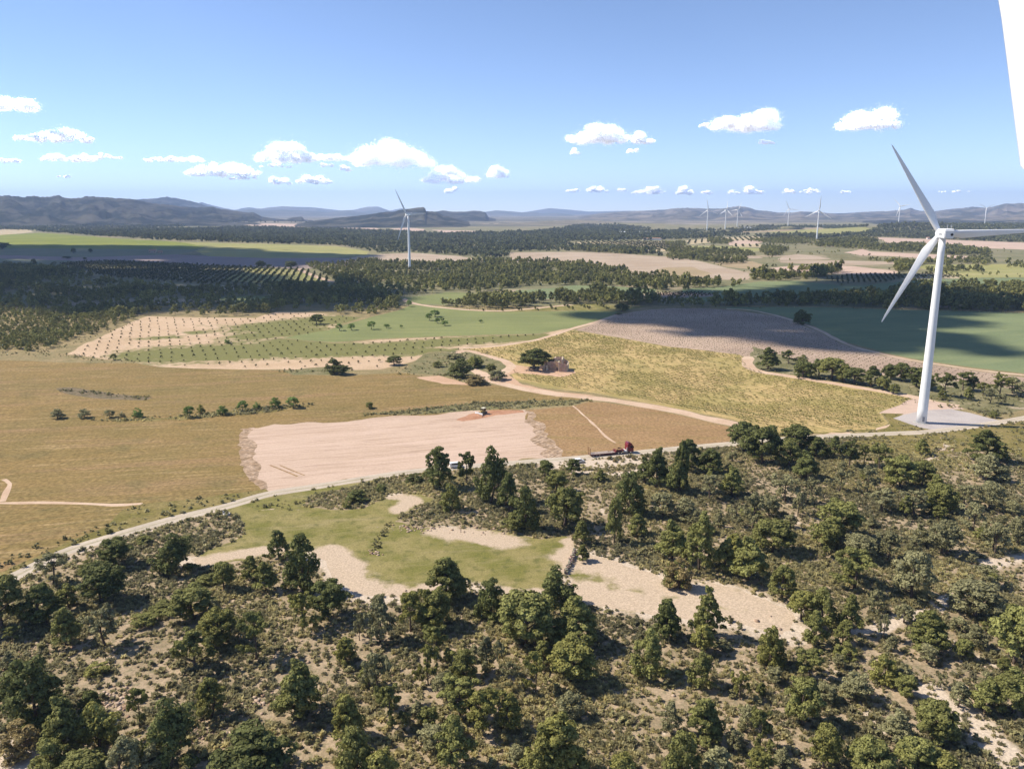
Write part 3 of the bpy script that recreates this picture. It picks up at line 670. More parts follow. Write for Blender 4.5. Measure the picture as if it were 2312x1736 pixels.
def proto_tree(seed, nclump, nleaf, size, form='dome'):
    """a light tree of triangles, 1 m high, for woods seen from afar"""
    rng = np.random.default_rng(seed); C, Rr = clumps(form, rng)
    k = rng.choice(len(C), min(nclump, len(C)), replace=False); C, Rr = C[k], Rr[k] * 1.25
    V, F = leaves(C, Rr, nleaf, size, rng, 0.85, 0.4, True)
    tv = np.array([(-.15, -.1, 0), (.15, -.1, 0), (0, .15, 0), (0, 0, 4.5)], float); tf = np.array([(0, 1, 3), (1, 2, 3), (2, 0, 3)]) + len(V)
    return np.vstack([V, tv]) / 8.0, np.vstack([F, tf])

def proto_tuft(seed, n=24, spread=0.5):
    """a rounded tussock of fine blades, about 1 m across and 0.6 m high"""
    rng = np.random.default_rng(seed); V = []; F = []
    for i in range(n):
        d = unit(1, rng)[0]; d[2] = abs(d[2]) * 0.9 + 0.12; q = rng.uniform(0.75, 1.12); tip = d * q * np.array([spread, spread, 0.5])
        b = tip * 0.25 - (0, 0, 0.03); s = np.cross(d, unit(1, rng)[0]); s = s / np.linalg.norm(s) * rng.uniform(0.07, 0.13)
        j = len(V); V += [b - s * .8, b + s * .8, tip * .8 + s, tip * 1.05 + rng.normal(size=3) * .04, tip * .8 - s]
        F += [(j, j + 1, j + 2), (j, j + 2, j + 4), (j + 4, j + 2, j + 3)]
    return np.array(V), np.array(F)

def poisson_in(pixpoly, spacing, rng=RNG, jit=0.45, grid=None, ang=0.0):
    """jittered grid of world points inside an outline given in pixels (grid: no jitter, rows along ang)"""
    w = at_xy(pixpoly)
    c, s = math.cos(ang), math.sin(ang)
    q = np.stack([w[:, 0] * c + w[:, 1] * s, -w[:, 0] * s + w[:, 1] * c], 1)
    sx, sy = spacing if hasattr(spacing, '__len__') else (spacing, spacing)
    gx, gy = np.meshgrid(np.arange(q[:, 0].min(), q[:, 0].max(), sx), np.arange(q[:, 1].min(), q[:, 1].max(), sy))
    g = np.stack([gx.ravel(), gy.ravel()], 1); g += rng.uniform(-jit, jit, g.shape) * (sx, sy)
    x = g[:, 0] * c - g[:, 1] * s; y = g[:, 0] * s + g[:, 1] * c
    k = inside(w, x, y); x, y = x[k], y[k]
    return np.stack([x, y, hz(x, y)], 1)

# ------------------------------------------------------------------ the single pines of the slope this side of the road, crop by crop: x, top, foot, width
T1 = [(335,310,500,190,'o','g'),(720,225,390,160,'d','d'),(1085,195,430,230,'b','d'),(640,390,620,230,'d','d'),(275,510,745,210,'c','d'),(430,500,660,120,'o','m'),(15,470,780,220,'d','m'),(410,650,880,140,'c','m'),(660,640,890,180,'o','g'),(1400,375,540,110,'d','m'),(1210,530,720,220,'d','m'),(1375,665,880,200,'d','y'),(1215,790,1030,240,'o','m'),(1600,680,970,190,'o','m'),(1570,330,480,110,'c','m'),(1655,360,545,115,'c','m'),(1745,170,350,140,'t','d'),(1890,200,545,190,'b','d'),(1890,560,800,160,'o','y'),(2050,490,725,200,'d','d'),(2160,840,1000,110,'c','y'),(225,985,1370,320,'b','d'),(50,1150,1240,110,'d','d'),(420,1210,1560,220,'c','m'),(570,1180,1350,120,'d','d'),(620,1250,1530,240,'b','y'),(870,1150,1390,120,'o','m'),(1320,1090,1335,170,'c','y'),(1060,1230,1650,310,'b','d'),(1880,990,1335,230,'c','m'),(1580,1410,1720,430,'b','d'),(800,1460,1760,200,'c','g'),(330,1480,1730,210,'b','m'),(2150,1190,1430,120,'c','y'),(2185,1400,1690,150,'c','y'),(550,1570,1800,250,'d','m'),(960,1500,1740,150,'c','g'),(1350,600,740,90,'c','g'),(1500,750,900,90,'o','g')]
T2 = [(700,330,610,220,'c','m'),(650,540,770,150,'d','m'),(300,575,865,160,'c','g'),(490,550,800,180,'o','y'),(620,640,805,150,'d','y'),(985,480,715,180,'b','d'),(1400,400,640,230,'b','d'),(1210,570,900,280,'d','m'),(1520,580,890,260,'t','m'),(170,690,855,80,'o','g'),(650,770,980,190,'o','m'),(80,860,1015,80,'o','y'),(280,930,1255,180,'o','g'),(600,890,1130,130,'o','y'),(1270,760,910,110,'c','g'),(1400,780,910,100,'c','m'),(1490,860,1110,250,'d','y'),(1320,860,1020,110,'c','m'),(820,920,1090,160,'b','m'),(960,830,1060,110,'c','g'),(1110,990,1160,110,'o','g'),(1270,930,1190,150,'o','y'),(1970,790,1085,200,'b','m'),(2085,600,850,150,'c','d'),(360,1140,1400,190,'o','m'),(90,1190,1470,160,'c','y'),(150,1410,1730,210,'b','m'),(290,1560,1800,190,'d','y'),(800,1080,1340,220,'o','m'),(940,1150,1440,200,'o','y'),(1110,1190,1410,140,'c','y'),(760,1330,1640,200,'c','m'),(1400,1300,1730,330,'t','y'),(1310,1470,1800,260,'b','y'),(1810,1580,1790,150,'d','y'),(2110,1240,1430,110,'c','g'),(1560,110,255,85,'c','m'),(1560,255,360,70,'c','m'),(1040,850,1080,70,'o','g'),(1180,760,880,90,'c','g')]
T3 = [(230,520,840,170,'t','m'),(200,760,935,120,'d','y'),(-20,620,850,120,'c','d'),(190,930,1145,150,'b','m'),(630,780,1015,160,'b','y'),(870,910,1085,190,'o','m'),(440,1060,1225,110,'o','y'),(830,1100,1385,190,'d','m'),(900,670,895,120,'c','m'),(820,550,725,130,'d','y'),(940,530,770,170,'b','m'),(1120,570,810,130,'c','m'),(1080,740,880,100,'c','m'),(1330,950,1115,160,'b','y'),(1610,670,910,220,'t','m'),(1510,310,600,210,'d','g'),(1900,500,710,250,'d','g'),(1960,390,520,170,'o','g'),(1725,110,320,180,'o','g'),(2020,120,305,150,'o','g'),(1150,290,530,270,'o','m'),(1365,180,345,130,'o','g'),(1190,200,305,170,'d','g'),(700,390,590,150,'c','m'),(490,210,475,190,'c','m'),(340,220,425,120,'c','m'),(2150,640,1000,270,'d','m'),(2140,1060,1310,210,'d','m'),(1900,760,905,130,'c','g'),(1660,1240,1465,220,'d','m'),(1420,1300,1490,160,'c','g'),(560,1290,1540,170,'o','m'),(200,1210,1495,190,'c','m'),(70,1440,1720,200,'b','m'),(960,1400,1650,160,'d','y'),(1250,1480,1730,240,'d','m'),(1520,1470,1680,190,'d','m'),(550,1540,1710,140,'d','y'),(300,1520,1710,170,'c','g'),(1800,1120,1265,120,'c','g'),(1970,1100,1305,150,'c','m'),(700,1530,1650,100,'c','g'),(1160,1070,1225,150,'d','g'),(970,1130,1245,110,'d','g'),(1700,1570,1720,160,'d','y'),(1280,540,690,90,'c','g'),(1330,690,850,90,'o','g')]
T4 = [(460,420,605,160,'d','d'),(580,450,685,190,'d','d'),(115,535,725,150,'c','d'),(250,590,750,130,'c','d'),(800,450,610,170,'d','d'),(740,540,705,110,'d','m'),(850,600,775,130,'c','d'),(920,520,645,110,'c','d'),(1025,510,645,90,'c','d'),(1120,530,705,120,'o','d'),(1210,560,690,90,'o','m'),(1310,560,725,130,'o','m'),(40,660,865,110,'c','d'),(390,700,885,130,'c','m'),(250,750,905,140,'o','g'),(720,760,925,170,'o','g'),(880,770,935,120,'o','g'),(1440,640,835,170,'d','m'),(1570,670,825,130,'d','m'),(1700,810,975,160,'d','m'),(1530,840,1005,150,'o','g'),(1970,470,665,210,'t','d'),(1980,620,790,160,'c','g'),(1570,530,625,85,'c','m'),(1840,815,965,140,'o','g'),(1990,800,965,130,'d','g'),(510,870,1105,190,'o','g'),(620,880,1010,110,'d','g'),(90,900,1035,140,'b','g'),(185,990,1350,190,'t','m'),(1330,840,985,160,'o','g'),(1060,920,1145,220,'d','m'),(1890,930,1115,140,'o','g'),(1230,700,865,120,'o','g'),(1650,750,900,90,'c','m'),(1060,720,850,110,'o','g'),(640,1040,1240,200,'d','m'),(960,1050,1200,150,'d','m'),(1190,1130,1290,160,'d','g'),(1360,1110,1280,130,'o','g'),(1700,1050,1250,170,'d','g'),(2030,1060,1250,150,'o','g'),(2170,1020,1180,110,'d','g'),(1560,1060,1190,90,'c','g'),(800,860,1010,90,'o','g'),(1080,1210,1470,0,'x','x'),(400,1120,1300,110,'c','y'),(1470,880,1010,80,'c','m'),(2080,690,800,90,'c','g')]
T5 = [(670,575,835,190,'t','d'),(840,610,815,120,'o','d'),(990,585,925,180,'b','d'),(740,810,975,120,'b','m'),(1100,740,985,120,'c','d'),(1210,830,1095,150,'b','d'),(1450,830,1075,200,'d','m'),(1400,730,855,120,'d','m'),(1505,655,750,80,'c','d'),(1675,715,795,60,'c','m'),(2020,580,835,130,'c','d'),(2175,540,855,80,'d','d'),(1860,740,1000,180,'b','d'),(2060,870,1025,120,'d','g'),(1900,1000,1130,120,'c','m'),(2120,1030,1275,150,'c','m'),(1760,900,1180,90,'c','m'),(2160,660,870,90,'c','m'),(1950,640,800,90,'c','d'),(1330,665,770,80,'d','d')]
FORM = {'o': 'open', 'd': 'dome', 'c': 'cone', 't': 'tiers', 'b': 'bushy'}
TN = {'d': 'dark', 'm': 'mid', 'y': 'yellow', 'g': 'grey'}
_seen = []
for x0, y0, T in ((0, 1136, T1), (750, 1136, T2), (1512, 1136, T3), (1512, 800, T4), (750, 800, T5)):
    for x, yt, yb, wd, f, t in T:
        if f == 'x': continue
        plant('pine_tree', x0 + x / 2.765, y0 + yb / 2.765, FORM[f], TN[t], wd / 2.765, y0 + yt / 2.765, group='pines on the scrubby slope')
        _seen.append(at(x0 + x / 2.765, y0 + yb / 2.765)[:2])

# smaller pines scattered between them in the thicker stands
rr = random.Random(5)
STANDS = [([(1500, 1060), (1600, 1030), (1960, 1040), (2190, 1060), (2312, 1090), (2312, 1300), (2100, 1330), (1800, 1300), (1640, 1270), (1450, 1230), (1390, 1150)], 24, 3.0, 5.0),
          ([(1000, 1480), (1250, 1500), (1300, 1600), (1250, 1730), (950, 1730), (800, 1640), (840, 1500)], 12, 2.5, 5.0), ([(1750, 1480), (2312, 1330), (2312, 1560), (2050, 1640), (1800, 1730), (1650, 1700)], 18, 2.5, 4.5), ([(-60, 1400), (160, 1380), (180, 1500), (-60, 1560)], 4, 3, 5)]
for poly, n, ha, hb in STANDS:
    w = at_xy(poly); got = 0
    for _ in range(900):
        if got >= n: break
        x, y = rr.uniform(w[:, 0].min(), w[:, 0].max()), rr.uniform(w[:, 1].min(), w[:, 1].max())
        if not inside(w, np.array([x]), np.array([y]))[0]: continue
        if min(math.hypot(x - a, y - b) for a, b in _seen) < 4.0: continue
        if REG[classify([x], [y])[0]][0] not in ('scrubland', 'grass_slope'): continue
        _seen.append((x, y)); got += 1
        z = float(hz(x, y)); h = rr.uniform(ha, hb); px = project((x, y, z))
        plant('pine_tree', px[0], px[1], rr.choice(['open', 'dome', 'cone', 'dome']), rr.choice(['grey', 'mid', 'grey']), h=h, w=h * rr.uniform(0.6, 0.9), pos=(x, y, z), group='pines on the scrubby slope')

# pines by the vineyard and round the young vineyard, single pines in the fields
T6 = [(610,1060,1200,105,'c','d'),(740,1080,1165,90,'o','d'),(830,1115,1250,110,'b','d'),(930,1140,1240,90,'d','d'),(1010,1130,1265,130,'d','m'),(1090,1170,1280,90,'d','m'),(1150,1190,1290,110,'d','d'),(1260,1180,1310,110,'c','d'),(1330,1240,1330,70,'d','m'),(1380,1170,1260,90,'d','d'),(1450,1160,1270,110,'d','d'),(1540,1190,1310,110,'d','d'),(1600,1230,1330,80,'d','m'),(1720,1225,1370,120,'o','d'),(1830,1215,1330,110,'o','d'),(1890,1240,1330,70,'c','d'),(1955,1280,1360,80,'o','m'),(2060,1220,1360,90,'o','m'),(2140,1250,1350,80,'d','g'),(2190,1280,1370,80,'d','g'),(1860,1310,1390,60,'c','m'),(2000,1320,1410,80,'o','g'),(2070,1350,1420,60,'o','g'),(1400,1290,1350,60,'c','m'),(1700,1330,1390,50,'c','m'),(2020,1460,1500,60,'c','m')]
for x, yt, yb, wd, f, t in T6:
    plant('pine_tree', 1512 + x / 2.765, 400 + yb / 2.765, FORM[f], TN[t], wd / 2.765, 400 + yt / 2.765, group='pines in the belt beside the vineyard')
plant('pine_tree', 1206, 833, 'dome', 'dark', 60, 788, group='field pines', label='big dark pine with wide rounded crown beside the ruined stone house')
plant('pine_tree', 1808, 732, 'bushy', 'dark', 35, 700, group='field pines', label='dense dark pine alone where the young vineyard meets the green barley')
plant('pine_tree', 1404, 703, 'dome', 'dark', 27, 685, group='field pines', label='dark pine at the far corner of the young vineyard and barley field')
plant('pine_tree', 715, 732, 'dome', 'dark', 23, 710, group='field pines', label='dark round pine standing among the young orchard trees')
plant('pine_tree', 755, 844, 'bushy', 'dark', 34, 810, group='field pines', label='dark twin-topped pine on the stony bank below the orchard')
plant('pine_tree', 772, 846, 'dome', 'dark', 30, 825, group='field pines', label='low dark pine leaning against the twin-topped pine on the bank')
plant('pine_tree', 890, 824, 'dome', 'dark', 28, 804, group='field pines', label='small dark pine at the pink bare edge of the orchard')
plant('pine_tree', 1040, 850, 'bushy', 'dark', 46, 810, group='field pines', label='largest dark pine on the scrubby mound beside the forked track')
plant('pine_tree', 1072, 828, 'dome', 'mid', 30, 806, group='field pines', label='mid green pine behind the largest pine of the mound')
plant('pine_tree', 1108, 840, 'dome', 'mid', 20, 822, group='field pines', label='small pine on the mound inside the fork of the track')
for x, y, yt, w_, lab in ((590, 604, 589, 20, 'round dark tree at the edge of the mauve field, tallest of three'), (608, 604, 597, 11, 'low dark tree squeezed beside the tallest tree on the mauve field edge'), (656, 606, 590, 23, 'wide dark double-crowned tree on the mauve field edge by the pale lane'), (6, 562, 548, 26, 'big dark tree cut by the frame on the shaded green field'), (166, 572, 561, 9, 'slim tree on the shaded green field'), (205, 571, 562, 8, 'leaning thin tree on the shaded green field'), (152, 584, 579, 16, 'wide low dark tree on the mauve field'), (192, 586, 581, 7, 'small round dark tree on the mauve field')):
    plant('broad_tree', x, y, 'dome', 'dark', w_, yt, group='trees round the mauve field', label=lab)

# round almond trees along the field margin and in the green barley
ALM = [(360,1447,1505,75,'grey','grey-green'),(530,1447,1502,72,'grey','grey-green'),(685,1455,1500,60,'grey','grey-green'),(862,1440,1500,65,'bright','bright green'),(1182,1430,1500,66,'bright','bright green'),(1255,1420,1480,45,'yellow','yellowish'),(1388,1427,1485,60,'bright','bright green'),(1517,1397,1462,62,'bright','bright green'),(1603,1405,1445,52,'bright','bright green'),(1718,1375,1440,62,'bright','bright green'),(1830,1373,1440,70,'bright','bright green'),(762,1465,1495,35,'grey','greyish')]
ordn = ['first', 'second', 'third', 'fourth', 'fifth', 'sixth', 'seventh', 'eighth', 'ninth', 'tenth', 'eleventh', 'twelfth']
ALM.sort()
for i, (x, yt, yb, wd, t, tw) in enumerate(ALM):
    plant('almond_tree', x / 2.765, 400 + yb / 2.765, 'shrub' if i % 3 != 2 else 'round', t, wd / 2.765, 400 + yt / 2.765, group='almond trees on the barley margin', label=f'{tw} round almond tree, {ordn[i]} from the left in the row across the ochre field')
BAR = [(45,915,958,42,'small round tree at the orchard end of the green barley field'),(120,915,955,40,'second small round tree from the orchard end of the green barley'),(245,900,950,46,'upright oval tree alone in the middle of the green barley'),(340,917,943,34,'low bush-like tree right of the upright oval one in the barley'),(430,922,942,18,'tiny bush in the green barley left of the tree cluster'),(642,830,872,52,'tallest tree of the small cluster in the green barley'),(605,850,895,40,'leaning tree at the left of the cluster in the green barley'),(655,880,912,34,'low tree under the cluster in the green barley'),(685,877,900,30,'smallest tree of the cluster in the green barley'),(703,897,927,44,'round tree lowest in the cluster in the green barley'),(928,890,908,22,'lonely small bush near the middle of the green barley'),(480,770,808,34,'round tree beside the pale lane above the green barley')]
for x, yt, yb, wd, lab in BAR:
    plant('almond_tree', 750 + x / 2.765, 400 + yb / 2.765, 'round', 'bright', wd / 2.765, 400 + yt / 2.765, group='trees in the green barley', label=lab)
plant('almond_tree', 514, 775, 'shrub', 'bright', 16, 764, group='trees in the green barley', label='dark green bush alone between the orchard rows', cat='bush')
plant('almond_tree', 257, 813, 'round', 'mid', 14, 799, group='trees in the green barley', label='greenish small tree at the lower left corner of the orchard')
plant('almond_tree', 834, 921, 'round', 'mid', 14, 908, group='trees in the green barley', label='small tree alone above the ploughed pale field')

# bushes of the slope and road side: x, top, foot, width in crop pixels
SH_ = [(0,1136,130,1355,1555,235,'brown','large rounded brown-green bush at the lower left corner'),(0,1136,600,1000,1062,140,'yellow','low yellow-green bush among the tussocks, alone'),(0,1136,905,205,248,95,'mid','flat dark bush between two pines near the road bend'),(0,1136,683,163,186,42,'mid','small dark bush on the verge of the gravel road'),(0,1136,900,690,760,150,'mid','low spreading green bush on the left slope'),(0,1136,1020,620,680,160,'mid','wide low green bush above the spreading one on the left slope'),(0,1136,1290,450,500,130,'mid','flat green bush beside the small pine left of the meadow'),(0,1136,560,350,440,120,'mid','bush against the pine second from the road bend'),
       (750,800,520,740,800,110,'dark','round dark bush on the road side, left of the tall pine group'),(750,800,300,810,852,85,'dark','small dark round bush above the meadow'),(750,800,150,850,915,125,'dark','wide dark bush at the top edge of the meadow'),(750,800,90,910,955,55,'mid','small bush at the top left corner of the meadow'),(750,1136,1130,60,172,120,'mid','big green bush below the pine with the long shadow'),(750,1136,2150,350,525,150,'mid','rounded bush on the upper edge of the sandy clearing'),(1512,1136,60,340,530,160,'brown','broad brownish bush by the upper edge of the sandy clearing'),(1512,1136,1100,870,960,150,'mid','low bush right of the sandy clearing tip'),(1512,1136,1130,1120,1200,130,'grey','grey-green bush below the tip of the sandy clearing'),(1512,1136,330,850,910,110,'grey','grey bush under the tiered pine at the clearing'),
       (750,800,1765,648,672,28,'brown','small brown bush in front of the lorry, second of five'),(750,800,1730,636,656,26,'brown','small brown bush in front of the lorry trailer, first of five'),(750,800,1798,640,655,28,'brown','small bush in front of the lorry cab, third of five'),(750,800,1845,632,645,26,'brown','tiny bush ahead of the lorry, fourth of five'),(750,800,1882,637,657,30,'brown','small bush ahead of the lorry, fifth of five'),(1512,800,500,960,1010,120,'mid','low bush inside the pine stand left part'),(1512,800,2010,1360,1400,70,'mid','bush by the far end of the gravel pad'),(1512,800,1575,1500,1560,80,'grey','grey bush in the pine stand'),(750,400,1000,1165,1215,50,'mid','round bush on the mound, nearest the track fork'),(750,400,890,1120,1190,90,'mid','wide mid green bush behind the pines on the mound'),(750,400,760,1090,1130,110,'grey','grey-green olive-like bush on the far side of the mound'),(750,400,660,1150,1185,60,'mid','low bush at the orchard side of the mound'),(750,400,900,1235,1290,130,'brown','flat brown bush in front of the mound beside the track'),(750,400,1030,1205,1265,110,'grey','flat grey bush inside the track fork'),(750,400,235,1408,1445,40,'mid','small bush above the ploughed field margin'),(750,400,1790,845,858,40,'mid','low bush under the far corner pine')]
for x0, y0, x, yt, yb, wd, t, lab in SH_:
    plant('bush', x0 + x / 2.765, y0 + yb / 2.765, 'shrub', t, wd / 2.765, y0 + yt / 2.765, group='bushes', cat='bush', label=lab)

# ------------------------------------------------------------------ ground cover of the slope
def cover():
    rng = np.random.default_rng(77)
    n = 300000
    r = np.sqrt(rng.uniform(95 ** 2, 400 ** 2, n)); a = rng.uniform(R(-40), R(40), n)
    x, y = r * np.sin(a), r * np.cos(a)
    cl = classify(x, y); names = np.array([q[0] for q in REG])[cl]
    dens = np.select([names == 'scrubland', names == 'woodland_floor', names == 'grass_slope', names == 'scrub_mound', names == 'verge', names == 'scrub_bank', names == 'hedge_strip', names == 'stony_hump'], [1.0, 0.55, 0.16, 0.7, 0.12, 0.5, 0.45, 0.5], 0.0)
    sand = line_mask(x, y, SAND_W)
    dens = dens * (0.36 + 0.8 * sstep(0.32, 0.62, fbm(x / 14, y / 14, 41, 3))) * (1 - 0.85 * sstep(0.2, 0.7, sand))
    k = rng.uniform(0, 1, n) < dens * 0.56
    x, y, dn = x[k], y[k], names[k]
    s = 0.25 + rng.gamma(6, 0.145, len(x)) * (0.7 + 0.5 * vnoise(x / 9, y / 9, 8)); s = np.clip(s, 0.35, 1.9)
    P = np.stack([x, y, hz(x, y)], 1)
    big = (rng.uniform(0, 1, len(x)) < 0.085)
    tn = np.clip(0.5 + 0.9 * (vnoise(x / 22, y / 22, 18) - 0.5) + rng.normal(0, 0.22, len(x)), 0, 1)
    merged('esparto_grass', MF_TUFT, [proto_tuft(i) for i in range(6)], P[~big], s[~big] * 1.1, 'straw coloured esparto tussocks covering the dry slope', rng, tint=tn[~big])
    merged('undergrowth', MF_SHRUB, [tuple(q for q in proto_tree(300 + i, 10, 9, 1.0, 'shrub')) for i in range(4)], P[big], np.clip(s[big] * 1.5, 0.9, 2.6), 'dark low shrubs dotted between the esparto tussocks', rng, squash=np.full(big.sum(), 0.62), tint=tn[big])
    return rng
cover()

def rocks():
    rng = np.random.default_rng(9); V0 = unit(10, rng)
    protos = []
    for i in range(4):
        me = MB(); b = np.array([(x, y, z) for x in (-1, 1) for y in (-1, 1) for z in (-.6, .7)]) * rng.uniform(0.5, 1.1, (8, 3))
        protos.append((b, np.array([(0, 1, 3), (0, 3, 2), (4, 6, 7), (4, 7, 5), (0, 4, 5), (0, 5, 1), (2, 3, 7), (2, 7, 6), (0, 2, 6), (0, 6, 4), (1, 5, 7), (1, 7, 3)])))
    P = []
    for (cx, cy, sx, sy, n) in ((255, 1585, 28, 18, 150), (462, 1650, 30, 14, 130), (565, 1585, 40, 10, 110), (80, 1460, 40, 12, 90), (10, 1530, 14, 16, 60), (930, 1192, 30, 5, 60), (845, 1248, 10, 4, 25), (2120, 1015, 18, 8, 70), (1120, 1195, 60, 6, 80), (600, 1470, 200, 60, 60), (1900, 1450, 200, 80, 80)):
        for _ in range(n):
            x, y, z = at(cx + rng.normal() * sx, cy + rng.normal() * sy); P.append((x, y, z))
    P = np.array(P)
    b = NB('rubble_stone'); t = b.n('Attribute', _attribute_name='tint').outputs['Fac']
    m = b.finish(b.mix(t, (0.26, 0.17, 0.115), (0.46, 0.36, 0.28)), 0.9, 0.1)
    merged('rubble', m, protos, P, rng.gamma(4, 0.045, len(P)) + 0.06, 'broken reddish stones lying in heaps on the slope', rng)
rocks()

# ------------------------------------------------------------------ orchard, vineyard and groves
def orchard():
    ang = dirang((640, 800), (1040, 770))
    poly = [(165, 800), (217, 770), (300, 732), (340, 717), (452, 720), (579, 720), (622, 708), (700, 709), (812, 719), (742, 746), (665, 760), (630, 767), (750, 778), (858, 770), (1039, 763), (1215, 757), (1050, 786), (1040, 790), (960, 796), (925, 817), (855, 830), (786, 830), (615, 831), (362, 826), (307, 815), (174, 802)]
    P = poisson_in(poly, (6.2, 16.5), jit=0.08, ang=ang)
    k = np.random.default_rng(3).uniform(0, 1, len(P)) < 0.93; P = P[k]
    d = np.hypot(P[:, 0], P[:, 1]); P = P[np.argsort(d)]
    rng = np.random.default_rng(4)
    protos = [proto_tree(500 + i, 10, 8, 0.95, 'round') for i in range(4)]
    mes = []
    for V, F in protos:
        me = raw_mesh('orchard_tree', V, F, False, {'tint': np.full(len(V), 0.3)}); me.materials.append(MF_GROVE); mes.append(me)
    for i in range(min(290, len(P))):
        o = obj('orchard_tree', rng.choice(mes)); o.location = P[i]; s = rng.uniform(1.15, 1.95); o.scale = (s * 1.15, s * 1.15, s); o.rotation_euler = (0, 0, rng.uniform(0, 6.28))
        tag(o, 'young round almond tree planted in the pink orchard rows', 'tree', 'young almond trees of the orchard')
    Q = P[290:]
    if len(Q): merged('orchard_rows', MF_GROVE, protos, Q, rng.uniform(1.15, 1.95, len(Q)), 'far rows of young almond trees', rng)
orchard()

def vineyard():
    rng = np.random.default_rng(14)
    poly = [(1056, 790), (1148, 783), (1220, 770), (1292, 748), (1330, 755), (1512, 785), (1668, 803), (1687, 832), (1729, 846), (1837, 863), (1982, 888), (2055, 901), (2045, 914), (1975, 930), (1995, 955), (1975, 964), (1900, 971), (1837, 973), (1770, 977), (1657, 944), (1512, 915), (1347, 885), (1238, 873), (1172, 857), (1160, 838), (1172, 846), (1210, 848), (1272, 853), (1303, 842), (1290, 832), (1200, 826), (1160, 818), (1090, 800)]
    P = poisson_in(poly, (1.5, 3.3), jit=0.09, ang=A_VINE, rng=rng)
    keep = rng.uniform(0, 1, len(P)) < 0.35 + 0.6 * sstep(0.3, 0.6, fbm(P[:, 0] / 24, P[:, 1] / 24, 6, 3)); P = P[keep]
    protos = []
    for i in range(4):
        r2 = np.random.default_rng(700 + i); C = r2.normal(size=(5, 3)) * (0.42, 0.14, 0.1) + (0, 0, 0.6)
        protos.append(leaves(C, np.full(5, 0.28), 6, 0.17, r2, 0.8, 0.5, True))
    py = np.array([project(p)[2] for p in P]); o_ = np.argsort(py); P = P[o_]
    mes = []
    for V, F in protos:
        me = raw_mesh('grapevine', V, F, False, {'tint': np.full(len(V), 0.4)}); me.materials.append(MF_VINE); mes.append(me)
    for i in range(min(290, len(P))):
        o = obj('grapevine', rng.choice(mes)); o.location = P[i]; s = rng.uniform(0.8, 1.2); o.scale = (s, s, s * rng.uniform(.85, 1.2)); o.rotation_euler = (0, 0, A_VINE + rng.normal() * .2)
        tag(o, 'low green grapevine in the end rows of the vineyard', 'vine', 'grapevines of the near rows')
    Q = P[290:]
    merged('vineyard_rows', MF_VINE, protos, Q, rng.uniform(0.75, 1.15, len(Q)), 'long rows of low vines across the yellow-green vineyard', rng, ang=A_VINE)
    poly2 = [(1400, 712), (1460, 702), (1512, 698), (1600, 699), (1667, 704), (1765, 718), (1837, 747), (1910, 782), (1993, 805), (2076, 821), (2199, 839), (2312, 854), (2400, 862), (2400, 890), (2312, 884), (2235, 868), (2076, 852), (1874, 834), (1760, 803), (1689, 803), (1671, 799), (1512, 780), (1310, 745)]
    P = poisson_in(poly2, (3.6, 3.4), jit=0.15, ang=A_VINE + 0.08, rng=rng)
    merged('young_vine_rows', MF_GROVE, [proto_tuft(40 + i, 7) for i in range(3)], P, rng.uniform(0.7, 1.15, len(P)), 'sparse rows of small young vines on the bare earth', rng, tint=rng.uniform(0, .5, len(P)))
vineyard()

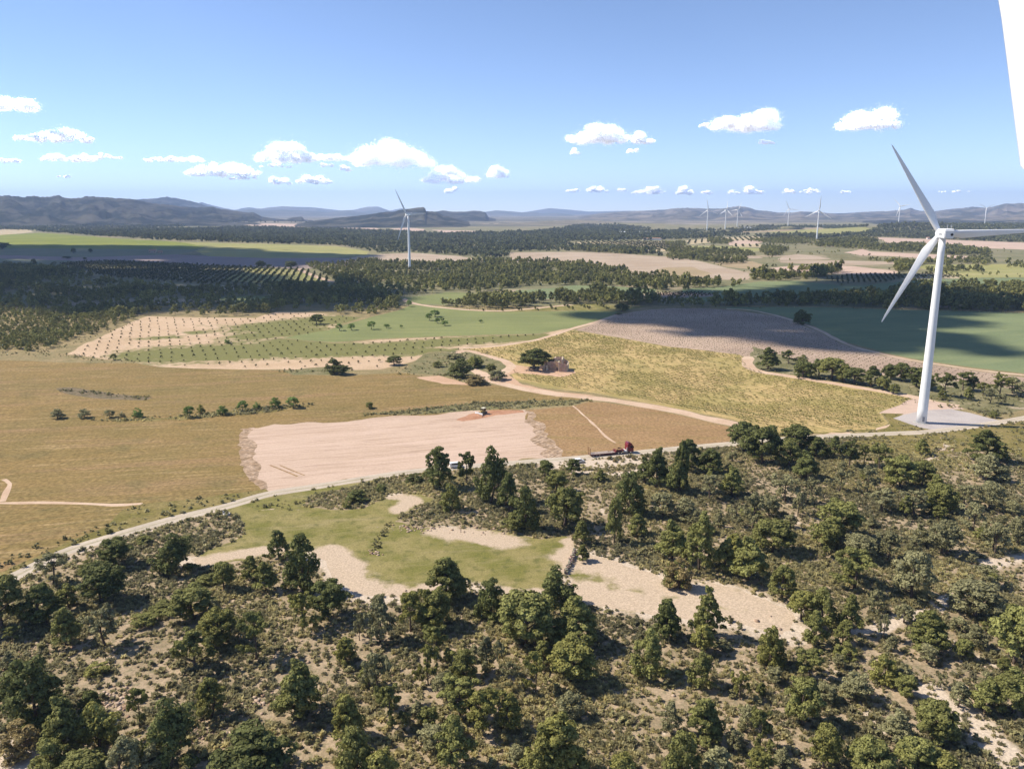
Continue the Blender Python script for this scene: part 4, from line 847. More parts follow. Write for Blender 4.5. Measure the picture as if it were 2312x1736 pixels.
def woods():
    rng = np.random.default_rng(21)
    near = [proto_tree(100 + i, 22, 8, 0.62, f) for i, f in enumerate(('dome', 'dome', 'cone', 'bushy', 'open'))]
    mid = [proto_tree(120 + i, 13, 6, 1.0, f) for i, f in enumerate(('dome', 'dome', 'cone', 'bushy'))]
    far = [proto_tree(140 + i, 8, 4, 1.65, f) for i, f in enumerate(('dome', 'dome', 'bushy'))]
    clearings = [at_xy(c) for c in ([(492, 676), (575, 668), (612, 672), (602, 685), (497, 684)], [(690, 606), (700, 606), (765, 640), (750, 642)], [(905, 668), (960, 664), (1012, 656), (1080, 660), (1060, 680), (990, 690), (905, 690)])]
    def fill(name, label, pix, sp, protos, mat, ha, hb, thin=0.0, tones=(0, 1), scale=60):
        P = poisson_in(pix, sp, rng=rng)
        dn = fbm(P[:, 0] / scale, P[:, 1] / scale, 51, 3)
        k = rng.uniform(0, 1, len(P)) > thin * sstep(0.62, 0.35, dn) * 1.6
        for c in clearings: k &= ~inside(c, P[:, 0], P[:, 1])
        P = P[k]; dn = dn[k]
        h = rng.uniform(ha, hb, len(P)) * (0.6 + 0.75 * vnoise(P[:, 0] / 30, P[:, 1] / 30, 13))
        t = np.clip(tones[0] + (tones[1] - tones[0]) * (0.65 * vnoise(P[:, 0] / 45, P[:, 1] / 45, 23) + 0.5 * rng.uniform(0, 1, len(P)) - 0.07), 0, 1)
        return merged(name, mat, protos, P, h, label, rng, tint=t, squash=rng.uniform(0.85, 1.2, len(P)))
    fill('pine_wood', 'sunlit young pine wood left of the orchard', [(-300, 690), (0, 692), (150, 698), (310, 706), (305, 722), (240, 745), (174, 764), (98, 792), (0, 793), (-300, 800)], 5.2, near, MF_WOOD, 4.2, 6.5, 0.15, (0.35, 1))
    fill('pine_wood', 'dark pine wood under the cloud shadow on the left', [(-300, 606), (0, 604), (130, 600), (260, 642), (450, 657), (600, 648), (730, 648), (905, 668), (910, 684), (905, 697), (840, 714), (800, 713), (633, 700), (579, 716), (434, 715), (300, 722), (150, 702), (0, 695), (-300, 694)], 7.6, near, MF_WOOD, 6, 9.5, 0.5)
    fill('pine_wood', 'pine wood around the turbine in the middle distance', [(690, 598), (750, 598), (815, 594), (1000, 595), (1100, 593), (1200, 592), (1260, 598), (1350, 603), (1440, 622), (1550, 628), (1628, 637), (1622, 650), (1550, 654), (1470, 656), (1380, 647), (1300, 645), (1180, 646), (1130, 655), (1080, 662), (990, 674), (905, 668), (760, 652), (760, 640), (705, 612)], 8.6, mid, MF_WOOD, 6.5, 10, 0.35)
    fill('pine_wood', 'belt of dark pines behind the barley and the young vineyard', [(985, 672), (1010, 664), (1060, 668), (1160, 678), (1240, 678), (1300, 672), (1380, 666), (1420, 672), (1480, 676), (1560, 686), (1700, 681), (1900, 668), (1985, 664), (2054, 656), (2150, 650), (2312, 645), (2560, 640), (2560, 708), (2312, 705), (2054, 699), (1874, 692), (1700, 691), (1560, 693), (1420, 690), (1330, 686), (1230, 689), (1130, 697), (1000, 692)], 7.4, near, MF_WOOD, 7.5, 11.5, 0.25, scale=40)
    fill('tree_clump', 'clump of pines between two pale fields at the right', [(1695, 632), (1705, 620), (1760, 622), (1830, 624), (1850, 618), (1895, 606), (1900, 616), (1850, 628), (1760, 634)], 8, mid, MF_WOOD, 9, 13, 0.1)
    fill('pine_forest', 'wide dark forest stretching below the blue ridge', [(72, 522), (250, 535), (398, 544), (600, 550), (760, 554), (833, 567), (860, 573), (930, 570), (1040, 578), (1093, 586), (1145, 582), (1151, 569), (1292, 567), (1455, 575), (1500, 580), (1460, 566), (1330, 558), (1290, 553), (1280, 546), (1420, 543), (1500, 542), (1545, 541), (1640, 535), (1700, 532), (1640, 528), (1560, 522), (1400, 524), (1250, 520), (1130, 528), (1000, 530), (860, 523), (690, 517), (560, 514), (400, 517), (300, 521), (180, 524)], (11, 20), far, MF_FAR, 8, 12, 0.25, scale=200)
    fill('pine_forest', 'thin line of forest along the foot of the blue ridge', [(-300, 510), (0, 508), (140, 510), (260, 506), (400, 506), (420, 512), (300, 520), (180, 523), (72, 520), (-300, 520)], (14, 34), far, MF_FAR, 8, 11, 0.3, scale=200)
    fill('pine_forest', 'far wood under the mountains on the left', [(-400, 494), (0, 494), (250, 496), (500, 501), (700, 504), (900, 512), (700, 503), (400, 503), (0, 502), (-400, 503)], (26, 80), far, MF_FAR, 9, 13, 0.3, scale=400)
    fill('pine_forest', 'wooded ridge at the right end of the valley', [(1700, 533), (1800, 531), (1870, 532), (1940, 529), (1970, 521), (1985, 511), (2040, 507), (2120, 507), (2312, 505), (2600, 505), (2600, 553), (2312, 549), (2230, 545), (2090, 540), (2000, 536), (1925, 535), (1840, 541), (1740, 538)], (11, 20), far, MF_FAR, 8, 12, 0.15, scale=200)
    fill('pine_forest', 'wooded strip along the skyline of the valley end', [(1480, 523), (1560, 520), (1640, 521), (1660, 516), (1790, 512), (1950, 511), (1960, 514), (1850, 515), (1780, 518), (1690, 524), (1600, 530), (1500, 533)], (14, 30), far, MF_FAR, 8, 12, 0.3, scale=200)
    fill('pine_forest', 'small wooded hill in the middle of the skyline', [(1252, 520), (1300, 508), (1400, 508), (1470, 518), (1400, 521), (1320, 521)], (14, 30), far, MF_FAR, 8, 12, 0.1, scale=200)
    patches = [
        ('strip of pines under the pale rows at the right', [(1290, 566), (1330, 558), (1420, 562), (1460, 568), (1456, 576), (1400, 573), (1330, 570)], 10), ('wood between the pale tan field and the groves', [(1500, 567), (1560, 564), (1640, 568), (1700, 575), (1705, 580), (1640, 578), (1585, 575), (1510, 572)], 10),
        ('dark belt of pines above the rounded tan field', [(1503, 582), (1520, 575), (1600, 580), (1680, 586), (1690, 591), (1640, 599), (1570, 588), (1515, 587)], 9), ('pine clump beside the pale fields', [(1715, 570), (1722, 558), (1760, 560), (1780, 566), (1765, 578), (1730, 579)], 9),
        ('wood behind the large turbine tower', [(1830, 556), (1880, 548), (1950, 552), (2000, 556), (2080, 552), (2160, 560), (2230, 566), (2240, 575), (2170, 578), (2090, 573), (1970, 566), (1900, 560)], 10), ('wood around the turbine before the skyline', [(1690, 545), (1740, 540), (1800, 538), (1840, 544), (1900, 540), (1925, 537), (1985, 545), (1960, 552), (1880, 548), (1790, 552), (1740, 550)], 10),
        ('low trees along the dry stream at the right', [(2020, 598), (2040, 590), (2090, 596), (2060, 606), (2035, 618), (2020, 612)], 8), ('row of round trees in the dry grass at the right', [(2080, 592), (2120, 588), (2190, 590), (2190, 597), (2090, 598)], 10), ('trees on the stony rise at the right', [(2180, 586), (2230, 580), (2250, 595), (2200, 602)], 10), ('loose row of trees over the pale grass at the right', [(2090, 612), (2150, 610), (2215, 611), (2215, 616), (2100, 618)], 10),
        ('pair of trees near the right edge', [(2270, 598), (2312, 596), (2312, 606), (2275, 605)], 11), ('scattered trees along the green shaded field', [(1600, 652), (1620, 645), (1690, 640), (1680, 648), (1620, 655)], 12), ('pines dotted along the far field boundary', [(1600, 540), (1660, 546), (1640, 552), (1598, 552)], 12), ('trees at the edge of the pale rows', [(1500, 552), (1545, 548), (1548, 558), (1502, 558)], 11), ('thin hedge of trees on the dry grass', [(1770, 612), (1860, 606), (1890, 612), (1800, 618)], 13),
        ('trees between pale strips at the right', [(1960, 586), (2020, 588), (2060, 592), (2010, 596), (1965, 594)], 14)]
    for lab, pix, sp in patches: fill('tree_clump', lab, pix, sp, mid, MF_WOOD, 7, 11, 0.3, scale=35)
    def rows(name, label, pix, sp, ang, h, mat, protos, t=(0.2, 0.8)):
        P = poisson_in(pix, sp, rng=rng, jit=0.08, ang=ang)
        merged(name, mat, protos, P, rng.uniform(h * .8, h * 1.2, len(P)), label, rng, tint=rng.uniform(*t, len(P)))
    rows('olive_grove', 'rows of olive trees on the shaded slope', [(130, 596), (250, 590), (560, 604), (690, 610), (757, 632), (720, 642), (600, 647), (450, 642), (250, 628)], (9, 9), dirang((600, 606), (560, 640)), 4.2, MF_GROVE, mid, (0.1, 0.6))
    for pix, a, b in (([(1215, 554), (1270, 554), (1275, 562), (1225, 562)], (1220, 562), (1222, 554)), ([(1298, 549), (1350, 546), (1500, 546), (1540, 552), (1548, 565), (1480, 565), (1420, 559), (1330, 555)], (1400, 559), (1360, 547)), ([(1550, 551), (1640, 545), (1725, 543), (1732, 538), (1702, 535), (1640, 538), (1550, 544)], (1640, 544), (1636, 538)), ([(1650, 558), (1716, 557), (1722, 553), (1660, 553)], (1680, 557), (1678, 553)), ([(1768, 540), (1800, 540), (1838, 544), (1830, 549), (1790, 548)], (1800, 548), (1790, 540)), ([(1432, 557), (1500, 559), (1560, 561), (1568, 566), (1480, 567)], (1500, 567), (1480, 557))):
        rows('olive_grove', 'rows of trees striping a pale field far off', pix, (7, 17), dirang(a, b), 4.0, MF_GROVE, far, (0.1, 0.5))
    rows('olive_grove', 'rows of small trees beside the shaded barley', [(1860, 631), (1920, 621), (2030, 619), (2044, 628), (1990, 639), (1900, 642)], (8, 10), 0.3, 3.4, MF_GROVE, mid, (0, .5))
    rows('olive_grove', 'rows of small trees on white soil at the right', [(2040, 623), (2100, 618), (2170, 621), (2178, 628), (2100, 631), (2035, 629)], (8, 10), 0.3, 3.4, MF_GROVE, mid, (0.3, .8))
    rows('vine_rows', 'rows of young vines beside the tree line', [(1485, 662), (1560, 661), (1625, 665), (1600, 669), (1545, 671), (1492, 670)], (5, 7), 0.2, 2.4, MF_GROVE, far, (0, .4))
    rows('hedge_bushes', 'row of small trees on the grassy rise behind the green barley', [(1090, 702), (1190, 697), (1260, 690), (1330, 687), (1395, 692), (1390, 699), (1292, 701), (1130, 704)], (3.5, 16), dirang((1260, 700), (1240, 689)), 2.4, MF_GROVE, mid, (0.2, .7))
    P = poisson_in([(2010, 530), (2600, 500), (2600, 700), (1500, 700), (1500, 560), (1900, 520)], 30, rng=rng)
    cl = np.array([q[0] for q in REG])[classify(P[:, 0], P[:, 1])]; P = P[(cl == 'grassland') & (fbm(P[:, 0] / 120, P[:, 1] / 120, 71, 3) > 0.5)]
    merged('scattered_scrub', MF_WOOD, mid, P, rng.uniform(2, 6, len(P)), 'scattered trees and scrub over the far dry grassland', rng)
woods()

def hedges():
    """loose bushes along field margins and under the belts of trees"""
    rng = np.random.default_rng(31); protos = [proto_tree(800 + i, 9, 8, 1.05, 'shrub') for i in range(4)]; P = []
    for line, n, wd in (([(200, 948), (330, 942), (440, 938)], 12, 3), ([(440, 936), (560, 926), (690, 915)], 55, 4), ([(830, 936), (920, 929), (1000, 920), (1080, 911)], 75, 2.5), ([(1080, 911), (1200, 908), (1330, 905)], 50, 2.5), ([(2060, 896), (2160, 915), (2312, 930)], 120, 14), ([(1700, 825), (1837, 850), (1982, 876), (2100, 890), (2312, 905)], 190, 9),
                        ([(915, 840), (980, 825), (1040, 800), (1120, 815)], 150, 12), ([(1000, 845), (1060, 860), (1100, 862)], 60, 5), ([(640, 838), (720, 838), (790, 835)], 60, 4), ([(140, 881), (200, 886), (330, 899)], 90, 3.0), ([(600, 1148), (690, 1130), (800, 1110), (880, 1095)], 60, 5), ([(880, 1182), (862, 1210), (845, 1240)], 40, 1.2), ([(100, 795), (180, 770), (300, 728)], 90, 5), ([(0, 800), (100, 800), (200, 808), (300, 818)], 120, 7), ([(1130, 700), (1050, 697)], 50, 5), ([(1560, 694), (1900, 695), (2312, 707)], 120, 6), ([(145, 1262), (253, 1228), (362, 1195), (506, 1160)], 90, 3), ([(-40, 1300), (145, 1225), (253, 1190)], 50, 4)):
        w = smooth_line(at_xy(line), 2.0)
        for _ in range(n):
            q = w[rng.integers(len(w))] + rng.normal(size=2) * wd * 0.5; P.append((q[0], q[1], float(hz(q[0], q[1]))))
    P = np.array(P); cl = np.array([q[0] for q in REG])[classify(P[:, 0], P[:, 1])]; P = P[~np.isin(cl, ['gravel_road', 'dirt_track', 'gravel_pad'])]
    merged('undergrowth', MF_SHRUB, protos, P, np.clip(rng.gamma(5, 0.21, len(P)), 0.5, 2.4), 'rough bushes along the field margins', rng, squash=np.full(len(P), 0.7))
hedges()

# ------------------------------------------------------------------ wind turbines
P_WHITE = paint('turbine_paint', (0.80, 0.81, 0.82), 0.4, 0.4, 0.05, 0.4)
P_DARK = paint('dark_rubber', (0.03, 0.03, 0.032), 0.6)
P_GREY = paint('grey_steel', (0.30, 0.30, 0.31), 0.5)

def blade_mesh(Rr=41.0, n=26, k=16):
    V = []; F = []
    rs = [0.0, 0.7, 1.6, 2.6, 3.8, 5.2, 6.8, 8.4, 10.5, 13, 16, 19, 22, 25, 28, 31, 33.5, 35.5, 37.3, 38.7, 39.7, 40.4, 40.85, 41.0]
    for r in rs:
        t = r / 41.0
        ch = np.interp(r, [0, 1.6, 8.0, 19, 31, 38, 40.4, 41], [1.9, 1.95, 3.55, 2.45, 1.5, 0.85, 0.42, 0.06])
        th = np.interp(r, [0, 1.6, 8.0, 19, 31, 41], [1.0, 0.97, 0.34, 0.22, 0.17, 0.15]) * ch
        tw = R(np.interp(r, [0, 6, 15, 30, 41], [16, 14, 7, 2, 0]))
        le = np.interp(r, [0, 1.6, 8, 41], [0.5, 0.5, 0.32, 0.30]); sharp = np.interp(r, [1.6, 8], [0, 1])
        for i in range(k):
            a = 2 * math.pi * i / k; cx = math.cos(a); y = math.sin(a)
            xx = ch * ((0.5 - 0.5 * cx) - le); yy = th / 2 * y * ((1 - sharp) + sharp * (0.55 + 0.45 * cx) * 1.15)
            V.append((xx * math.cos(tw) - yy * math.sin(tw), xx * math.sin(tw) + yy * math.cos(tw) - 0.9 * t * t, r * Rr / 41.0))
    m = len(rs)
    for j in range(m - 1):
        for i in range(k): F.append((j * k + i, (j + 1) * k + i, (j + 1) * k + (i + 1) % k, j * k + (i + 1) % k))
    me = bpy.data.meshes.new('blade'); me.from_pydata(V, [], F + [tuple(range(k))[::-1], tuple(range((m - 1) * k, m * k))]); me.update()
    for p in me.polygons: p.use_smooth = True
    me.materials.append(P_WHITE); return me
BLADE = blade_mesh()

def turbine(base, axis_az, phi, label, hub_h=78.0, group='wind turbines', detail=True, pitch=0.0):
    """axis_az: compass bearing (from +Y to +X) in which the rotor points; phi: turn of the rotor"""
    o = empty('wind_turbine', base, -axis_az, label, 'wind turbine', group)
    t = MB(); zs = np.linspace(0, hub_h - 1.7, 14)
    t.tube([(0, 0, z) for z in zs], np.interp(zs, [0, hub_h], [2.0, 1.22]), 40)
    if detail:
        for z in (22.0, 48.0): t.tube([(0, 0, z), (0, 0, z + 0.16)], [np.interp(z, [0, hub_h], [2.0, 1.22]) + 0.03] * 2, 40)
    tw = t.build('tower', P_WHITE, o, True)
    tw.data.polygons.foreach_set('use_smooth', [len(p.vertices) < 5 for p in tw.data.polygons])
    if detail:
        d = MB(); d.box(-0.45, 0.45, -2.22, -2.10, 0.9, 3.0); d.build('door', P_GREY, tw)
        f = MB(); f.tube([(0, 0, -0.4), (0, 0, 0.12)], [3.4, 3.3], 32); f.build('foundation', paint('concrete', (0.42, 0.40, 0.37), 0.9, 0.1, 0.25), o)
    # nacelle: +Y points at the hub
    nc = MB()
    prof = [(-6.6, -1.75), (-6.9, 1.55), (-6.3, 2.0), (1.2, 2.0), (2.7, 1.1), (2.7, -1.2), (1.6, -1.75)]
    nc.prism([(y, z + hub_h) for y, z in prof], 'x', -1.8, 1.8)
    n_ = nc.build('nacelle', P_WHITE, o, bevel=0.28)
    if detail:
        v = MB(); v.tube([(0.9, -6.92, hub_h - 0.2), (0.9, -6.72, hub_h - 0.2)], 0.5, 16); v.build('vent', P_DARK, n_)
        for x, y in ((-0.7, -5.6), (0.9, -5.0)):
            a = MB(); a.tube([(x, y, hub_h + 1.9), (x, y, hub_h + 3.5)], 0.06, 6).tube([(x - .35, y, hub_h + 3.3), (x + .35, y, hub_h + 3.3)], 0.05, 6); a.build('weather_mast', P_WHITE, n_)
        # the small grey lettering on the side of the housing
        for sx, rz in ((-1.84, -math.pi / 2), (1.84, math.pi / 2)):
            for tx, z, sz in (('GAMESA', -0.35, 1.15),):
                cu = bpy.data.curves.new('lettering', 'FONT'); cu.body = tx; cu.size = sz; cu.align_x = 'CENTER'; cu.extrude = 0.01
                
                tmp = bpy.data.objects.new('lettering', cu); COL.objects.link(tmp); bpy.context.view_layer.update()
                tm = bpy.data.meshes.new_from_object(tmp.evaluated_get(bpy.context.evaluated_depsgraph_get())); bpy.data.objects.remove(tmp)
                lo = obj('lettering', tm, paint('grey_lettering', (0.22, 0.24, 0.27), 0.5), n_)
                lo.location = (sx, -2.4, hub_h + z - 0.2); lo.rotation_euler = (math.pi / 2, 0, rz)
    h = MB(); h.tube([(0, 2.6, hub_h), (0, 3.0, hub_h), (0, 4.2, hub_h), (0, 5.0, hub_h), (0, 5.5, hub_h), (0, 5.7, hub_h)], [1.45, 1.6, 1.6, 1.3, 0.75, 0.1], 24)
    h.build('hub', P_WHITE, o, True)
    for i in range(3):
        b = obj('blade', BLADE, None, o); b.location = (0, 3.7, hub_h); b.rotation_mode = 'ZYX'; b.rotation_euler = (0, phi + i * 2 * math.pi / 3, pitch)
    return o

def from_pixels(xb, yb, ytop):
    """foot of a 78 m tower whose foot and hub show at rows yb and ytop"""
    d = ray(xb, yb); lo, hi = 100.0, 9000.0
    for _ in range(60):
        m = (lo + hi) / 2; p = np.array([0, 0, CAMZ]) + d / np.linalg.norm(d) * m
        if project((p[0], p[1], p[2] + 78.0))[1] < ytop: lo = m
        else: hi = m
    p = np.array([0, 0, CAMZ]) + d / np.linalg.norm(d) * lo
    return tuple(p)

p1 = at(2080, 954)
turbine((p1[0], p1[1], p1[2]), R(9), R(-32.5), 'nearest complete white wind turbine, standing on the gravel pad beside the vineyard')
SPEC = [(925, 608, 484, R(-52), R(-32), 'white wind turbine rising from the pine wood left of the middle', 0),
        (1596, 521, 474, R(20), R(-8), 'small far wind turbine, first of the skyline row counted from the left', 0), (1637, 519, 474, R(60), R(5), 'small far wind turbine, second of the skyline row counted from the left', 0), (1664, 513, 474, R(50), R(24), 'small far wind turbine, third of the skyline row, tilted blade up to the right', 0),
        (1779, 511, 472, R(10), R(-24), 'small far wind turbine with one blade level, fourth of the skyline row', 0), (1844, 541, 476, R(25), R(3), 'taller wind turbine of the skyline row with one blade straight up', 0),
        (2028, 510, 466, R(40), R(-42), 'far wind turbine on the wooded ridge, blades in a Y, left of the near rotor', 0), (2223, 507, 470.5, R(15), R(62), 'far wind turbine with Y blades at the right, above the near level blade', 0)]
for xb, yb, yt, az, phi, lab, _ in SPEC:
    b = from_pixels(xb, yb, yt); g = float(hz(b[0], b[1]))
    turbine(b, az, phi, lab, detail=False)
    if b[2] > g + 0.3:      # a low earth mound carries the foot where the ground lies lower
        mb = MB(); mb.tube([(b[0], b[1], g - 2), (b[0], b[1], b[2])], [90, 14], 40)
        me_ = mb.build('terrain_mound', M['belt'], None, True); me_['kind'] = 'structure'
# the turbine beside the camera: only the root of its raised blade is in view
own = turbine((22.26 * math.sin(0.8978), 22.26 * math.cos(0.8978), 4.54), -1.2398, 1.0053, 'white blade root of the turbine beside the camera, cut by the top right corner', hub_h=80.0, pitch=0.9584)

# ------------------------------------------------------------------ low-loader lorry
RED = paint('lorry_red', (0.18, 0.013, 0.024), 0.35, 0.5, 0.2); REDD = paint('trailer_red', (0.14, 0.018, 0.022), 0.6, 0.3, 0.3); STEELW = paint('white_steel', (0.62, 0.62, 0.6), 0.5)
DECK = paint('worn_deck', (0.36, 0.29, 0.25), 0.8, 0.1, 0.3); GLASS = paint('dark_glass', (0.015, 0.018, 0.022), 0.08, 0.6); RAMP = paint('rusty_ramp', (0.40, 0.24, 0.12), 0.7, 0.2, 0.3); ALU = paint('bare_aluminium', (0.6, 0.6, 0.6), 0.35, 0.5, 0.1, metal=0.6)

def wheel(parent, x, y, r=0.5, w=0.3):
    t = MB(); t.tube([(x, y - w / 2, r), (x, y + w / 2, r)], r, 18); t_ = t.build('wheel', P_DARK, parent)
    h = MB(); h.tube([(x, y - w / 2 - 0.012, r), (x, y + w / 2 + 0.012, r)], r * 0.55, 14); h.build('rim', ALU, t_); return t_

def lorry():
    a, b = at(1329, 1030), at(1427, 1020.5)
    L = math.dist(a[:2], b[:2]); rz = math.atan2(b[1] - a[1], b[0] - a[0]); s = L / 16.4
    o = empty('lorry', a, rz, 'red low-loader lorry with an empty trailer parked on the gravel road', 'lorry'); o.scale = (s, s, s)
    # trailer
    d = MB(); d.box(0.3, 9.6, -1.25, 1.25, 0.78, 0.95); d.build('trailer_deck', DECK, o)
    d = MB(); d.box(0.3, 9.6, -1.27, -1.05, 0.45, 0.775).box(0.3, 9.6, 1.05, 1.27, 0.45, 0.775).box(0.3, 9.6, -0.4, 0.4, 0.5, 0.775); d.build('trailer_frame', REDD, o)
    g = MB(); g.prism([(9.3, 0.8), (9.62, 1.4), (10.2, 1.5), (12.9, 1.5), (12.9, 1.24), (10.2, 1.2), (9.7, 0.75)], 'y', -1.2, 1.2); g.build('gooseneck', REDD, o)
    eq = MB(); eq.box(9.9, 10.6, -1.0, -0.3, 1.51, 1.85).box(10.8, 12.0, -0.9, 0.9, 1.51, 1.72).prism([(10.7, 1.72), (11.3, 2.2), (11.7, 2.2), (12.3, 1.72)], 'y', 0.1, 0.5).tube([(7.2, 0.3, 1.0), (9.4, 0.1, 1.45), (11.2, 0.2, 2.2)], 0.09, 6); eq.build('winch_gear', RAMP, o)
    for y in (-0.85, 0.85):
        r_ = MB(); r_.box(0.05, 0.22, y - 0.36, y - 0.28, 0.8, 3.3).box(0.05, 0.22, y + 0.28, y + 0.36, 0.8, 3.3)
        for z in np.arange(0.95, 3.3, 0.3): r_.box(0.07, 0.2, y - 0.28, y + 0.28, z, z + 0.09)
        r_.build('ramp', RAMP, o)
    for x in (1.3, 2.5, 3.7):
        for y in (-1.0, 1.0): wheel(o, x, y, 0.42, 0.36)
    # tractor unit
    c = MB(); c.box(9.9, 15.8, -0.45, -0.25, 0.75, 1.05).box(9.9, 15.8, 0.25, 0.45, 0.75, 1.05).box(10.6, 11.6, -0.9, 0.9, 0.95, 1.12); c.build('chassis', P_GREY, o)
    tk = MB(); tk.tube([(12.7, -1.0, 0.8), (13.9, -1.0, 0.8)], 0.34, 14); tk.build('fuel_tank', ALU, o)
    tk = MB(); tk.box(12.4, 13.95, -1.2, 1.2, 1.06, 1.14); tk.build('catwalk', STEELW, o)
    ex = MB(); ex.tube([(13.95, -0.95, 0.9), (13.95, -0.95, 2.2)], 0.14, 10).box(13.7, 14.1, -1.15, -0.7, 0.6, 1.2); ex.build('air_tank', STEELW, o)
    cab = MB(); cab.prism([(14.1, 0.95), (14.1, 3.35), (14.5, 3.75), (15.5, 3.72), (16.1, 2.9), (16.35, 1.9), (16.35, 0.55), (14.9, 0.55), (14.6, 0.95)], 'y', -1.24, 1.24); cb = cab.build('cab', RED, o, bevel=0.06)
    ws = MB(); ws.prism([(16.13, 2.88), (16.365, 1.95), (16.385, 1.95), (16.15, 2.9)], 'y', -1.1, 1.1); ws.build('windscreen', GLASS, cb)
    for y in (-1.255, 1.245):
        sw = MB(); sw.prism([(15.1, 2.0), (15.1, 2.8), (15.8, 2.8), (16.05, 2.0)], 'y', y, y + 0.012); sw.build('side_window', GLASS, cb)
        mi = MB(); mi.box(16.2, 16.35, y * 1.14 - 0.12, y * 1.14 + 0.12, 2.0, 2.7); mi.build('mirror', P_DARK, cb)
        hl = MB(); hl.box(16.355, 16.38, y * 0.8 - 0.2, y * 0.8 + 0.2, 0.85, 1.1); hl.build('headlight', STEELW, cb)
    df = MB(); df.prism([(14.2, 3.76), (14.3, 4.0), (14.7, 4.0), (15.4, 3.77)], 'y', -0.9, 0.9); df.build('roof_deflector', RED, cb)
    bp = MB(); bp.box(16.36, 16.5, -1.2, 1.2, 0.4, 0.75); bp.build('bumper', P_GREY, cb)
    for x in (10.7, 11.8, 15.3):
        for y in (-1.05, 1.05): wheel(o, x, y, 0.5, 0.36)
lorry()

# ------------------------------------------------------------------ bulldozer
YEL = paint('machine_ochre', (0.42, 0.30, 0.10), 0.5, 0.3, 0.3); TRK = paint('track_steel', (0.05, 0.042, 0.038), 0.7); SILV = paint('polished_blade', (0.72, 0.73, 0.74), 0.4, 0.5, 0.1)
def dozer():
    b = at(1090, 935); rz = dirang((1092, 932), (1070, 939)); o = empty('bulldozer', b, rz, 'bulldozer with a bright steel blade pushing red earth on the pale field', 'bulldozer')
    for y in (-1.0, 1.0):
        t = MB(); t.prism([(-1.7, 0.35), (-1.3, 0.02), (1.5, 0.02), (1.95, 0.4), (1.6, 0.95), (-1.4, 0.95)], 'y', y - 0.28, y + 0.28); tr = t.build('track', TRK, o)
        for x in np.linspace(-1.25, 1.45, 5):
            q = MB(); q.tube([(x, y - 0.3, 0.32), (x, y + 0.3, 0.32)], 0.2, 10); q.build('roller', P_GREY, tr)
    bd = MB(); bd.box(-1.6, 0.3, -0.7, 0.7, 0.6, 1.35); bd.build('body', YEL, o, bevel=0.06)
    hd = MB(); hd.prism([(0.3, 0.7), (0.3, 1.75), (1.8, 1.65), (1.95, 1.5), (1.95, 0.7)], 'y', -0.5, 0.5); h = hd.build('bonnet', YEL, o, bevel=0.05)
    ex = MB(); ex.tube([(1.2, -0.2, 1.65), (1.2, -0.2, 2.4)], 0.07, 8); ex.build('exhaust', P_DARK, h)
    cb = MB(); cb.box(-1.3, 0.28, -0.68, 0.68, 1.36, 2.62); c = cb.build('cab', GLASS, o)
    for x in (-1.3, 0.22):
        for y in (-0.7, 0.62):
            ps = MB(); ps.box(x - 0.02, x + 0.08, y, y + 0.08, 1.36, 2.65); ps.build('pillar', YEL, c)
    rf = MB(); rf.box(-1.5, 0.45, -0.85, 0.85, 2.66, 2.8); rf.build('roof', paint('cream_roof', (0.70, 0.66, 0.5), 0.5), c, bevel=0.05)
    bl = MB(); n = 8; prof = [(2.55 + 0.25 * math.cos(a), 0.15 + 1.05 * i / n) for i, a in enumerate(np.linspace(-1, 1, n + 1))]
    bl.prism(prof + [(x - 0.09, z) for x, z in prof[::-1]], 'y', -2.1, 2.1); b_ = bl.build('blade', SILV, o)
    for y in (-1.35, 1.35):
        ar = MB(); ar.tube([(-0.3, y, 0.45), (2.6, y, 0.5)], 0.1, 8); ar.build('push_arm', YEL, o)
    rp = MB(); rp.box(-2.5, -1.7, -0.9, 0.9, 0.7, 0.9).prism([(-2.5, 0.9), (-2.3, 0.9), (-2.35, 0.05), (-2.45, 0.05)], 'y', -0.1, 0.1); rp.build('ripper', TRK, o)
    sp = MB(); rng = np.random.default_rng(2)   # the spoil it pushes
    m = bpy.data.meshes.new('earth_heap'); V = []; F = []
    for i in range(13):
        for j in range(9):
            u, v = i / 12 - .5, j / 8 - .5; V.append((3.2 + 2.4 * v, 6.0 * u, max(0.0, 0.75 * (1 - 4 * u * u) * (1 - 4 * v * v)) + 0.12 * rng.normal() * (abs(u) < .48 and abs(v) < .48)))
    for i in range(12):
        for j in range(8): F.append((i * 9 + j, i * 9 + j + 1, (i + 1) * 9 + j + 1, (i + 1) * 9 + j))
    m.from_pydata(V, [], F); m.update(); e = obj('earth_heap', m, M['redsoil']); e.location = (b[0], b[1], b[2] + 0.02); e.rotation_euler = (0, 0, rz)
    tag(e, 'low ridge of reddish earth pushed up before the bulldozer blade', 'earth heap')
dozer()

